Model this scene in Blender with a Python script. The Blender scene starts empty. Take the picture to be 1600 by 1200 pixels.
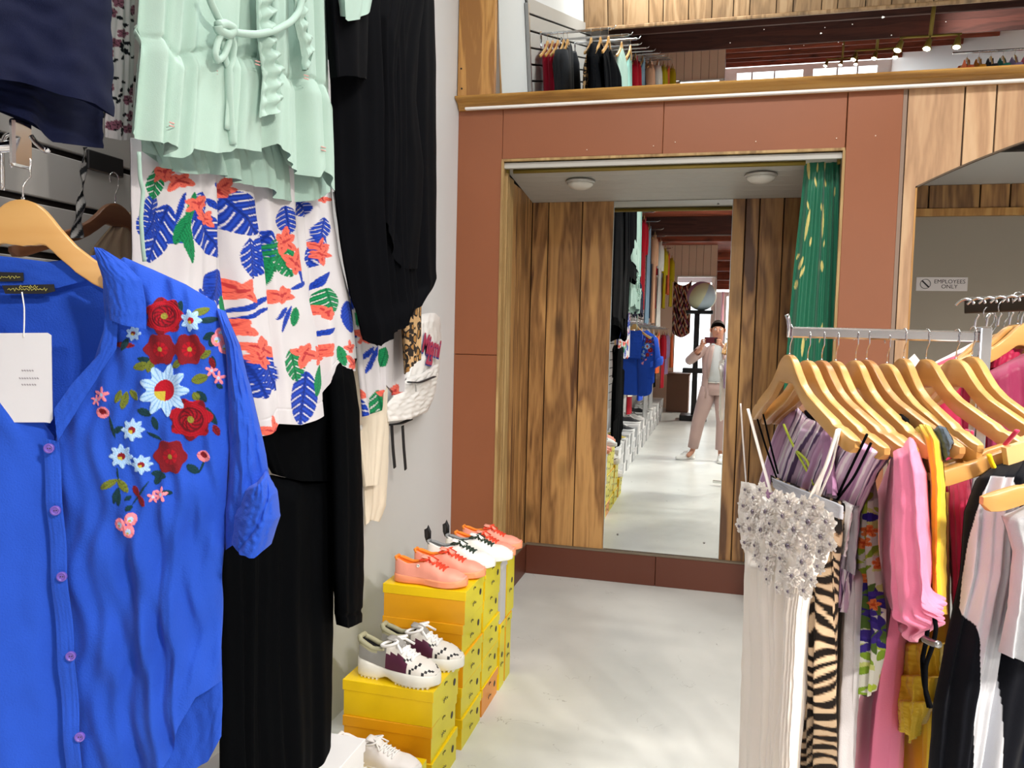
import bpy, math, random
import numpy as np
from mathutils import Vector, Matrix
random.seed(7); RS = np.random.RandomState(5)
SC = bpy.context.scene
COL = SC.collection
# ------------------------------------------------------------------ camera, world, lights, exposure
YAW, PIT, ROL, FPX, CH = .252539, -.0622339, .0244394, 1221.1, 1.53
def cam_axes():
    f = np.array([-math.sin(YAW)*math.cos(PIT), math.cos(YAW)*math.cos(PIT), math.sin(PIT)])
    r = np.array([math.cos(YAW), math.sin(YAW), 0.]); u = np.cross(r, f)
    return r*math.cos(ROL)+u*math.sin(ROL), -r*math.sin(ROL)+u*math.cos(ROL), f
CR, CU, CF = cam_axes(); CO = np.array([0, 0, CH])
cd = bpy.data.cameras.new('camera'); cam = bpy.data.objects.new('camera', cd); COL.objects.link(cam)
cd.sensor_width = 36; cd.lens = 36*FPX/1600; cd.clip_start = .005; cd.clip_end = 100
m = Matrix.Identity(4)
for i in range(3):
    m[i][0], m[i][1], m[i][2] = CR[i], CU[i], -CF[i]
m[2][3] = CH; cam.matrix_world = m
SC.camera = cam
SC.view_settings.view_transform = 'Standard'; SC.view_settings.look = 'None'
SC.view_settings.exposure = 0.0; SC.view_settings.gamma = 1; SC.view_settings.use_curve_mapping = False
w = bpy.data.worlds.new('daylight'); SC.world = w; w.use_nodes = True
w.node_tree.nodes['Background'].inputs[0].default_value = (.93, .96, 1, 1)
w.node_tree.nodes['Background'].inputs[1].default_value = 3.6
def area(name, loc, size, power, col=(1, .97, .93), rot=(0, 0, 0), sy=None):
    l = bpy.data.lights.new(name, 'AREA'); l.energy = power; l.color = col; l.shape = 'RECTANGLE'
    l.size = size; l.size_y = sy or size
    o = bpy.data.objects.new(name, l); o.location = loc; o.rotation_euler = rot; COL.objects.link(o); return o
area('ceiling_light_panel', (.5, 2.3, 4.12), 1.6, 66, (1, .985, .97), sy=.5)
area('ceiling_light_panel', (-.45, .45, 4.12), 1.5, 44, (1, .985, .97), sy=.5)
area('ceiling_light_panel', (3.4, 2.3, 4.12), 1.6, 45, (1, .985, .97), sy=.5)
area('added_wall_fill', (2.7, -3.2, 3.0), 1.4, 70, (1, .95, .9), (0, -math.pi/2, 0), sy=.3)  # added fill light brightening the far right wall; no fixture hangs there

# ------------------------------------------------------------------ helpers
def srgb(c):
    if isinstance(c, str): c = tuple(int(c[i:i+2], 16)/255 for i in (1, 3, 5))
    return tuple(x/12.92 if x <= .04045 else ((x+.055)/1.055)**2.4 for x in c)
def lin_arr(a): a = np.asarray(a, float); return np.where(a <= .04045, a/12.92, ((a+.055)/1.055)**2.4)
def hexa(h): return np.array([int(h[i:i+2], 16)/255 for i in (1, 3, 5)])
MATS = {}
def nodes(name):
    m = bpy.data.materials.new(name); m.use_nodes = True
    nt = m.node_tree; return m, nt, nt.nodes['Principled BSDF']
def mat(key, col=None, rough=.6, metal=0, bump=0, bscale=200, var=0, vscale=6, sheen=0, spec=.5, vc=False, trans=0, coat=0, rnd=0):
    if key in MATS: return MATS[key]
    m, nt, b = nodes(key); N = nt.nodes.new; L = nt.links.new
    c = srgb(col) if col else (1, 1, 1)
    b.inputs['Base Color'].default_value = (*c, 1); b.inputs['Roughness'].default_value = rough
    b.inputs['Metallic'].default_value = metal; b.inputs['Specular IOR Level'].default_value = spec
    b.inputs['Sheen Weight'].default_value = sheen; b.inputs['Coat Weight'].default_value = coat
    if trans: b.inputs['Transmission Weight'].default_value = trans
    src = None
    tc = N('ShaderNodeTexCoord')
    if vc:
        a = N('ShaderNodeVertexColor'); a.layer_name = 'Col'; src = a.outputs[0]
    if var:
        n = N('ShaderNodeTexNoise'); n.inputs['Scale'].default_value = vscale; n.inputs['Detail'].default_value = 6
        L(tc.outputs['Object'], n.inputs['Vector'])
        mr = N('ShaderNodeMapRange'); mr.inputs[1].default_value = .3; mr.inputs[2].default_value = .7
        mr.inputs[3].default_value = 1-var; mr.inputs[4].default_value = 1+var*.5; L(n.outputs[0], mr.inputs[0])
        mx = N('ShaderNodeVectorMath'); mx.operation = 'MULTIPLY'
        if src: L(src, mx.inputs[0])
        else: mx.inputs[0].default_value = c
        L(mr.outputs[0], mx.inputs[1]); src = mx.outputs[0]
    if rnd:
        oi = N('ShaderNodeObjectInfo'); mr = N('ShaderNodeMapRange'); L(oi.outputs['Random'], mr.inputs[0])
        mr.inputs[3].default_value = 1-rnd; mr.inputs[4].default_value = 1+rnd*.6
        mx = N('ShaderNodeVectorMath'); mx.operation = 'MULTIPLY'
        if src: L(src, mx.inputs[0])
        else: mx.inputs[0].default_value = c
        L(mr.outputs[0], mx.inputs[1]); src = mx.outputs[0]
    if src: L(src, b.inputs['Base Color'])
    if bump:
        n = N('ShaderNodeTexNoise'); n.inputs['Scale'].default_value = bscale; n.inputs['Detail'].default_value = 3
        L(tc.outputs['Object'], n.inputs['Vector'])
        bp = N('ShaderNodeBump'); bp.inputs['Strength'].default_value = bump; bp.inputs['Distance'].default_value = .002
        L(n.outputs[0], bp.inputs['Height']); L(bp.outputs[0], b.inputs['Normal'])
    MATS[key] = m; return m
def fabric(key, col, rough=.85, sheen=.08, var=.06, bump=.25): return mat(key, col, rough, 0, bump, 700, var, 9, sheen, .12)
def wood(key, c1, c2, c3, axis='Z', rough=.45, scale=1., knots=True, rnd=.18):
    """planks: long stretched grain, cathedral figure and knots; every plank is shifted by its own random number"""
    if key in MATS: return MATS[key]
    m, nt, b = nodes(key); N = nt.nodes.new; L = nt.links.new
    tc = N('ShaderNodeTexCoord'); oi = N('ShaderNodeObjectInfo')
    ad = N('ShaderNodeVectorMath'); ad.operation = 'MULTIPLY_ADD'
    cmb = N('ShaderNodeCombineXYZ')
    for i in range(3): L(oi.outputs['Random'], cmb.inputs[i])
    L(cmb.outputs[0], ad.inputs[0]); ad.inputs[1].default_value = (13.7, 7.1, 29.3); L(tc.outputs['Object'], ad.inputs[2])
    st = {'Z': (1, 1, .11), 'X': (.11, 1, 1), 'Y': (1, .11, 1)}[axis]
    mp = N('ShaderNodeVectorMath'); mp.operation = 'MULTIPLY'; mp.inputs[1].default_value = tuple(s*scale for s in st); L(ad.outputs[0], mp.inputs[0])
    n1 = N('ShaderNodeTexNoise'); n1.inputs['Scale'].default_value = 7; n1.inputs['Detail'].default_value = 3; n1.inputs['Distortion'].default_value = .5; L(mp.outputs[0], n1.inputs['Vector'])
    # rings from the noise field
    ml = N('ShaderNodeMath'); ml.operation = 'MULTIPLY'; ml.inputs[1].default_value = 34; L(n1.outputs[0], ml.inputs[0])
    sn = N('ShaderNodeMath'); sn.operation = 'SINE'; L(ml.outputs[0], sn.inputs[0])
    n2 = N('ShaderNodeTexNoise'); n2.inputs['Scale'].default_value = 90; n2.inputs['Detail'].default_value = 4; L(mp.outputs[0], n2.inputs['Vector'])
    a1 = N('ShaderNodeMath'); a1.operation = 'MULTIPLY_ADD'; a1.inputs[1].default_value = .13; L(sn.outputs[0], a1.inputs[0]); L(n1.outputs[0], a1.inputs[2])
    a2 = N('ShaderNodeMath'); a2.operation = 'MULTIPLY_ADD'; a2.inputs[1].default_value = .28; L(n2.outputs[0], a2.inputs[0]); L(a1.outputs[0], a2.inputs[2])
    cr = N('ShaderNodeValToRGB'); e = cr.color_ramp.elements
    e[0].position = .38; e[0].color = (*srgb(c3), 1); e[1].position = .86; e[1].color = (*srgb(c1), 1)
    k = e.new(.62); k.color = (*srgb(c2), 1); L(a2.outputs[0], cr.inputs[0])
    src = cr.outputs[0]
    if knots:
        kv = N('ShaderNodeVectorMath'); kv.operation = 'MULTIPLY'; kv.inputs[1].default_value = {'Z': (4, 4, 1.7), 'X': (1.7, 4, 4), 'Y': (4, 1.7, 4)}[axis]; L(ad.outputs[0], kv.inputs[0])
        vo = N('ShaderNodeTexVoronoi'); vo.inputs['Scale'].default_value = 1; L(kv.outputs[0], vo.inputs['Vector'])
        mr = N('ShaderNodeMapRange'); mr.inputs[1].default_value = .05; mr.inputs[2].default_value = .22; mr.inputs[3].default_value = .42; mr.inputs[4].default_value = 1; mr.clamp = True
        L(vo.outputs['Distance'], mr.inputs[0])
        mx = N('ShaderNodeVectorMath'); mx.operation = 'MULTIPLY'; L(src, mx.inputs[0]); L(mr.outputs[0], mx.inputs[1]); src = mx.outputs[0]
    mr = N('ShaderNodeMapRange'); L(oi.outputs['Random'], mr.inputs[0]); mr.inputs[3].default_value = 1-rnd; mr.inputs[4].default_value = 1+rnd*.7
    mx = N('ShaderNodeVectorMath'); mx.operation = 'MULTIPLY'; L(src, mx.inputs[0]); L(mr.outputs[0], mx.inputs[1])
    L(mx.outputs[0], b.inputs['Base Color']); b.inputs['Roughness'].default_value = rough
    bp = N('ShaderNodeBump'); bp.inputs['Strength'].default_value = .12; bp.inputs['Distance'].default_value = .002; L(n2.outputs[0], bp.inputs['Height']); L(bp.outputs[0], b.inputs['Normal'])
    MATS[key] = m; return m

def tag(o, label=None, cat=None, group=None, kind=None):
    if label: o['label'] = label
    if cat: o['category'] = cat
    if group: o['group'] = group
    if kind: o['kind'] = kind
    return o
def thing(name, label, cat, loc=(0, 0, 0), group=None, rotz=0, kind=None):
    o = bpy.data.objects.new(name, None); COL.objects.link(o); o.location = loc; o.rotation_euler = (0, 0, rotz)
    o.empty_display_size = .05
    return tag(o, label, cat, group, kind)
def struct(name):
    o = bpy.data.objects.new(name, None); COL.objects.link(o); o['kind'] = 'structure'; return o
def mesh(name, V, Fc, mt=None, parent=None, smooth=False, cols=None, fm=None, world=True):
    """one mesh object; V in world coordinates (or local ones when world=False)"""
    V = np.array(V, dtype=float).reshape(-1, 3)
    if parent is not None and world:
        p = parent; off = np.zeros(3)
        while p is not None: off += np.array(p.location); p = p.parent
        V = V-off
    me = bpy.data.meshes.new(name)
    if isinstance(Fc, np.ndarray): Fc = Fc.tolist()
    me.from_pydata(V.tolist(), [], Fc); me.update()
    mts = mt if isinstance(mt, (list, tuple)) else [mt]
    for k in mts:
        if k: me.materials.append(k)
    if fm is not None: me.polygons.foreach_set('material_index', np.asarray(fm, dtype=np.int32))
    if smooth: me.polygons.foreach_set('use_smooth', np.ones(len(me.polygons), dtype=bool))
    if cols is not None:
        ca = me.color_attributes.new('Col', 'FLOAT_COLOR', 'POINT')
        c = np.ones((len(V), 4)); c[:, :3] = lin_arr(cols); ca.data.foreach_set('color', c.ravel())
    o = bpy.data.objects.new(name, me); COL.objects.link(o)
    if parent is not None: o.parent = parent
    return o
class MB:
    def __init__(s): s.v = []; s.f = []; s.m = []
    def add(s, V, Fc, mi=0):
        n = len(s.v); s.v += [tuple(map(float, v)) for v in V]; s.f += [tuple(int(i)+n for i in f) for f in Fc]; s.m += [mi]*len(Fc); return s
    def box(s, a, b, mi=0, bev=0):
        x0, y0, z0 = [min(a[i], b[i]) for i in range(3)]; x1, y1, z1 = [max(a[i], b[i]) for i in range(3)]
        if bev and min(x1-x0, y1-y0, z1-z0) > 2.2*bev:
            e = bev; V = []
            for (sx, X) in ((1, x0), (-1, x1)):
                for (sy, Y) in ((1, y0), (-1, y1)):
                    for (sz, Z) in ((1, z0), (-1, z1)):
                        V += [(X, Y+sy*e, Z+sz*e), (X+sx*e, Y, Z+sz*e), (X+sx*e, Y+sy*e, Z)]
            import itertools
            idx = lambda i, j, k, c: ((i*2+j)*2+k)*3+c
            Fc = []
            for i in (0, 1): Fc.append([idx(i, 0, 0, 0), idx(i, 1, 0, 0), idx(i, 1, 1, 0), idx(i, 0, 1, 0)][::(-1 if i == 0 else 1)])
            for j in (0, 1): Fc.append([idx(0, j, 0, 1), idx(1, j, 0, 1), idx(1, j, 1, 1), idx(0, j, 1, 1)][::(1 if j == 0 else -1)])
            for k in (0, 1): Fc.append([idx(0, 0, k, 2), idx(1, 0, k, 2), idx(1, 1, k, 2), idx(0, 1, k, 2)][::(-1 if k == 0 else 1)])
            for i in (0, 1):
                for j in (0, 1): Fc.append([idx(i, j, 0, 0), idx(i, j, 1, 0), idx(i, j, 1, 1), idx(i, j, 0, 1)])
                for k in (0, 1): Fc.append([idx(i, 0, k, 0), idx(i, 1, k, 0), idx(i, 1, k, 2), idx(i, 0, k, 2)])
            for j in (0, 1):
                for k in (0, 1): Fc.append([idx(0, j, k, 1), idx(1, j, k, 1), idx(1, j, k, 2), idx(0, j, k, 2)])
            for i in (0, 1):
                for j in (0, 1):
                    for k in (0, 1): Fc.append([idx(i, j, k, 0), idx(i, j, k, 1), idx(i, j, k, 2)])
            return s.add(V, Fc, mi)
        V = [(x, y, z) for x in (x0, x1) for y in (y0, y1) for z in (z0, z1)]
        return s.add(V, [(0, 1, 3, 2), (4, 6, 7, 5), (0, 4, 5, 1), (2, 3, 7, 6), (0, 2, 6, 4), (1, 5, 7, 3)], mi)
    def tube(s, pts, r, n=8, mi=0, caps=True, flat=None):
        P = [Vector(p) for p in pts]; rs = r if isinstance(r, (list, tuple)) else [r]*len(P)
        V = []; up = None
        for i, p in enumerate(P):
            t = (P[min(i+1, len(P)-1)]-P[max(i-1, 0)]).normalized()
            if up is None:
                up = Vector((0, 0, 1)) if abs(t.z) < .9 else Vector((1, 0, 0))
            a = t.cross(up); 
            if a.length < 1e-4: a = t.orthogonal()
            a.normalize(); b = a.cross(t).normalized(); up = b
            for k in range(n):
                an = 2*math.pi*k/n; q = p+a*math.cos(an)*rs[i]+b*math.sin(an)*rs[i]*(flat or 1); V.append(q)
        Fc = [(i*n+k, i*n+(k+1) % n, (i+1)*n+(k+1) % n, (i+1)*n+k) for i in range(len(P)-1) for k in range(n)]
        if caps: Fc += [tuple(range(n))[::-1], tuple((len(P)-1)*n+k for k in range(n))]
        return s.add(V, Fc, mi)
    def lathe(s, prof, c=(0, 0, 0), n=24, mi=0, axis='Z'):
        V = []
        for (r, z) in prof:
            for k in range(n):
                a = 2*math.pi*k/n; x, y = r*math.cos(a), r*math.sin(a)
                V.append({'Z': (c[0]+x, c[1]+y, c[2]+z), 'Y': (c[0]+x, c[1]+z, c[2]+y), 'X': (c[0]+z, c[1]+x, c[2]+y)}[axis])
        Fc = [(i*n+k, i*n+(k+1) % n, (i+1)*n+(k+1) % n, (i+1)*n+k) for i in range(len(prof)-1) for k in range(n)]
        Fc += [tuple(range(n))[::-1], tuple((len(prof)-1)*n+k for k in range(n))]
        return s.add(V, Fc, mi)
    def prism(s, poly, d0, d1, axis='Y', mi=0):
        """poly of 2-D points, extruded; axis Y: (x,z) points, X: (y,z), Z: (x,y)"""
        n = len(poly)
        f = {'Y': lambda p, d: (p[0], d, p[1]), 'X': lambda p, d: (d, p[0], p[1]), 'Z': lambda p, d: (p[0], p[1], d)}[axis]
        V = [f(p, d0) for p in poly]+[f(p, d1) for p in poly]
        Fc = [tuple(range(n)), tuple(range(2*n-1, n-1, -1))]+[(i, (i+1) % n, n+(i+1) % n, n+i) for i in range(n)]
        return s.add(V, Fc, mi)
    def build(s, name, mt, parent=None, smooth=False, world=True, bevel=0):
        o = mesh(name, s.v, s.f, mt, parent, smooth, None, s.m if isinstance(mt, (list, tuple)) else None, world)
        if bevel:
            b = o.modifiers.new('bevel', 'BEVEL'); b.width = bevel; b.segments = 2; b.limit_method = 'ANGLE'
        return o
def autosmooth(o, deg=40):
    me = o.data; me.polygons.foreach_set('use_smooth', np.ones(len(me.polygons), dtype=bool))
    try: me.set_sharp_from_angle(angle=math.radians(deg))
    except Exception: pass
    return o
def copy_tree(o, parent=None):
    c = o.copy(); COL.objects.link(c)
    if parent is not None: c.parent = parent
    for ch in list(o.children): copy_tree(ch, c)
    return c

# ------------------------------------------------------------------ from a place in the photograph to a place on a real plane
def rays(x, y):
    x = np.asarray(x, float); y = np.asarray(y, float)
    return ((x-800)[..., None]*CR+(600-y)[..., None]*CU+FPX*CF)
class Plane:
    """vertical plane through (x,y) whose width runs along angle ang; normal n looks to the aisle"""
    def __init__(s, x, y, ang, lean=0):
        a = math.radians(ang); s.o = np.array([x, y, 0.]); s.u = np.array([math.cos(a), math.sin(a), 0]); s.n = np.array([math.sin(a), -math.cos(a), 0])
    def at(s, x, y, off=0.):
        d = rays(x, y); k = ((s.o-CO)@s.n+off)/(d@s.n); return CO+d*k[..., None]
def cw(xc, Z):
    """camera-side distance xc to the right at depth Z, as floor coordinates"""
    return (xc*math.cos(YAW)-Z*math.sin(YAW), xc*math.sin(YAW)+Z*math.cos(YAW))
def wallplane(X): return Plane(X, 0, 90)
def poly_eval(P, s):
    P = np.array(P, float); d = np.r_[0, np.cumsum(np.hypot(*(np.diff(P, axis=0).T)))]; d /= max(d[-1], 1e-9)
    return np.stack([np.interp(s, d, P[:, 0]), np.interp(s, d, P[:, 1])], -1)
def coons(L, R, T, B, nu, nv):
    u = np.linspace(0, 1, nu); v = np.linspace(0, 1, nv)
    Lc, Rc, Tc, Bc = poly_eval(L, v), poly_eval(R, v), poly_eval(T, u), poly_eval(B, u)
    U, Vv = np.meshgrid(u, v)
    U3, V3 = U[..., None], Vv[..., None]
    S = (1-V3)*Tc[None]+V3*Bc[None]+(1-U3)*Lc[:, None]+U3*Rc[:, None]
    S -= (1-U3)*(1-V3)*Tc[0]+U3*(1-V3)*Tc[-1]+(1-U3)*V3*Bc[0]+U3*V3*Bc[-1]
    return S, U, Vv
def sm(a, b, x): t = np.clip((x-a)/(b-a+1e-12), 0, 1); return t*t*(3-2*t)
def vnoise(U, V, fu, fv, seed):
    r = np.random.RandomState(seed); out = np.zeros_like(U)
    for k in range(5):
        a, b, p, q = r.uniform(.5, 1.4), r.uniform(.3, 1.3), r.uniform(0, 6.3), r.uniform(0, 6.3)
        out += np.sin(U*fu*a*6.28+p+1.3*np.sin(V*fv*b*6.28+q))
    return out/5
def foldf(U, V, n, amp, seed, grow=.5, pinch=.35):
    """vertical drapery: rounded ridges and narrow valleys that wander and open towards the hem"""
    r = np.random.RandomState(seed)
    W = U+.05*np.sin(V*2.2+r.uniform(0, 6))+.035*np.sin(U*9+r.uniform(0, 6))+.012*np.sin(V*7+U*5+r.uniform(0, 6))
    ph = W*n*2*math.pi+r.uniform(0, 6)
    f = np.sqrt(np.sin(ph/2)**2+.03)*1.5-.9
    f2 = np.sin(ph*.43+r.uniform(0, 6)+V*1.2)*.6+np.sin(ph*1.9+2*V+r.uniform(0, 6))*.18
    return amp*(f*(.55+.45*np.sin(U*17+r.uniform(0, 6)))+f2)*((1-grow)+grow*V)
def garment(name, pl, L, R, T, B, nu=60, nv=80, thick=.03, folds=(7, .008), seed=1, m=None, paint=None, parent=None,
            grow=.5, extra=None, wr=.0012, off=0., back=True, round_=.5, ends=(1, 0), endw=.07):
    S, U, V = coons(L, R, T, B, nu, nv)
    X, Y = S[..., 0], S[..., 1]
    prof = (4*np.clip(U*(1-U), 0, 1))**round_
    if ends[0]: prof = prof*np.sqrt(np.clip(V/endw, 0, 1)+1e-4)
    if ends[1]: prof = prof*np.sqrt(np.clip((1-V)/endw, 0, 1)+1e-4)
    h0 = off+thick*.5*prof
    h = foldf(U, V, folds[0], folds[1], seed, grow)*np.clip(prof*1.6, 0, 1)+wr*vnoise(U, V, 5, 4, seed+3)+wr*.5*vnoise(V, U, 9, 6, seed+9)
    if extra is not None: h = h+extra(U, V, X, Y)
    P = pl.at(X, Y, h0)+pl.n*h[..., None]; nF = nu*nv
    vs = [P.reshape(-1, 3)]
    I = np.arange(nF).reshape(nv, nu)
    q = lambda I: np.stack([I[:-1, :-1], I[1:, :-1], I[1:, 1:], I[:-1, 1:]], -1).reshape(-1, 4)
    fs = [q(I)]
    cols = None
    if paint is not None: cols = [paint(X, Y, U, V).reshape(-1, 3)]
    if back:
        bu, bv = max(6, nu//6), max(8, nv//6)
        iu = np.unique(np.round(np.linspace(0, nu-1, bu)).astype(int)); iv = np.unique(np.round(np.linspace(0, nv-1, bv)).astype(int))
        Xb, Yb, Ub = X[np.ix_(iv, iu)], Y[np.ix_(iv, iu)], U[np.ix_(iv, iu)]
        pb_ = prof[np.ix_(iv, iu)]
        hb = off-thick*.5*pb_-.002+.3*foldf(Ub, V[np.ix_(iv, iu)], folds[0]*.7, folds[1], seed+5)*np.clip(4*Ub*(1-Ub)*1.6, 0, 1)*pb_
        Pb = pl.at(Xb, Yb, hb)
        # meet the front sheet along both sides
        for e in (0, -1): Pb[:, e] = P[iv, e]-pl.n*.001
        J = np.arange(Pb.shape[0]*Pb.shape[1]).reshape(Pb.shape[:2])+nF
        vs.append(Pb.reshape(-1, 3)); fs.append(q(J)[:, ::-1])
        if cols is not None: cols.append(cols[0].reshape(nv, nu, 3)[np.ix_(iv, iu)].reshape(-1, 3)*.96)
    V_ = np.concatenate(vs); F_ = np.concatenate(fs)
    o = mesh(name, V_, F_, m, parent, True, np.concatenate(cols) if cols is not None else None)
    return o
# ---- print motifs, painted as cloth colour per vertex (flat print on the fabric)
def put(C, mask, col, k=1.): C[mask] = C[mask]*(1-k)+np.array(col)*k
def leaf(C, X, Y, x0, y0, x1, y1, w, col, slit=0, dark=None):
    dx, dy = x1-x0, y1-y0; ln = math.hypot(dx, dy); s = ((X-x0)*dx+(Y-y0)*dy)/ln/ln; d = (-(X-x0)*dy+(Y-y0)*dx)/ln
    ww = w*np.sin(np.pi*np.clip(s, 0, 1))**.6
    mk = (s > 0) & (s < 1) & (np.abs(d) < ww)
    if slit: mk &= ~((np.abs(np.mod(s*slit-np.abs(d)/w*1.1, 1)-.5) < .085) & (np.abs(d) > w*.14))
    put(C, mk, col)
    if dark is not None: put(C, mk & (np.abs(np.mod(s*max(slit, 5)*2-np.abs(d)/w*2.2, 1)-.5) < .2), dark, .6); put(C, mk & (np.abs(d) < w*.06), dark, .8)
def orchid(C, X, Y, x, y, r, rot, col, dark, n=5):
    for k in range(n):
        a = rot+k*2*math.pi/n+.25*math.sin(k*2.3+x); l_ = r*(.85+.3*math.sin(k*1.7+y)); leaf(C, X, Y, x-.1*r*math.cos(a), y-.1*r*math.sin(a), x+l_*math.cos(a), y+l_*math.sin(a), r*(.30 if k % 2 else .24), col, 0, dark*.5+col*.5)
        leaf(C, X, Y, x, y, x+.6*l_*math.cos(a+.12), y+.6*l_*math.sin(a+.12), r*.07, dark)
    put(C, np.hypot(X-x, Y-y) < r*.13, dark)
def flower(C, X, Y, x, y, r, rot, col, dark, n=5, core=None, sharp=.55):
    a = np.arctan2(Y-y, X-x)-rot; d = np.hypot(X-x, Y-y)
    rr = r*(1-sharp+sharp*np.abs(np.cos(a*n/2))**.7)
    mk = d < rr; put(C, mk, col)
    put(C, mk & (np.abs(np.cos(a*n/2)) > .93) & (d < rr*.75), dark, .75); put(C, mk & (d < r*.2), dark)
    if core is not None: put(C, d < r*.17, core)
# ------------------------------------------------------------------ materials
WALL = mat('painted_wall', '#D6D8DA', .55, bump=.12, bscale=25, var=.03, vscale=1.5)
BROWN = mat('brown_board', '#8F5434', .45, bump=.05, bscale=400, var=.07, vscale=1.3, rnd=.05)
BROWND = mat('brown_kickboard', '#5E301F', .45, bump=.05, bscale=400, var=.06, vscale=1.3)
PL_A = wood('alcove_plank', '#BE9159', '#9C7244', '#5A391E', rough=.38)
PL_R = wood('pale_plank', '#D9B48C', '#CBA17A', '#A67F5E', rough=.45, knots=False, rnd=.12)
PL_F = wood('fascia_plank', '#A98A67', '#93724F', '#6B5137', rough=.5, rnd=.15)
CROWN = wood('crown_moulding', '#C4944A', '#B0803A', '#895D27', axis='X', rough=.35, knots=False, rnd=.02)
OAK = wood('oak_board', '#CF9F5C', '#BF8C4A', '#9A6A33', rough=.4, knots=False, rnd=.02, scale=1.3)
TRIMW = wood('raw_trim', '#BFA06C', '#AA8A58', '#86683E', rough=.5, knots=False, rnd=.05)
DARKB = wood('dark_beam', '#5A332B', '#4A2A24', '#381E1A', axis='X', rough=.75, knots=False, rnd=.12)
REDB = wood('red_ceiling_board', '#B0563A', '#98492F', '#743822', axis='X', rough=.6, knots=True, rnd=.15)
CEILW = mat('white_boards', '#B9B7B0', .5, var=.04, vscale=3)
GREYW = mat('grey_paint', '#A1988A', .55, var=.04, vscale=.8)
PINKW = mat('cream_boards', '#E3C6AE', .6, rnd=.05)
CHROME = mat('chrome', '#D8D9DC', .14, 1)
STEEL = mat('brushed_steel', '#A9A9AA', .3, 1)
BLACKM = mat('black_metal', '#17171A', .4, .3)
WHITEP = mat('white_paint', '#EEEDE9', .4)
MIRROR = mat('mirror_glass', '#EEF3F1', .0, 1)
DARKJ = mat('dark_joint', '#1B1310', .8)
HW = [wood('hanger_wood_%d' % i, *c, axis='X', rough=.3, knots=False, rnd=.06, scale=.7) for i, c in enumerate((('#D9AC6C', '#CB9A58', '#B07F42'), ('#C08C56', '#AE7946', '#8F5F35'), ('#8A5E3A', '#75492B', '#553320')))]

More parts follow.
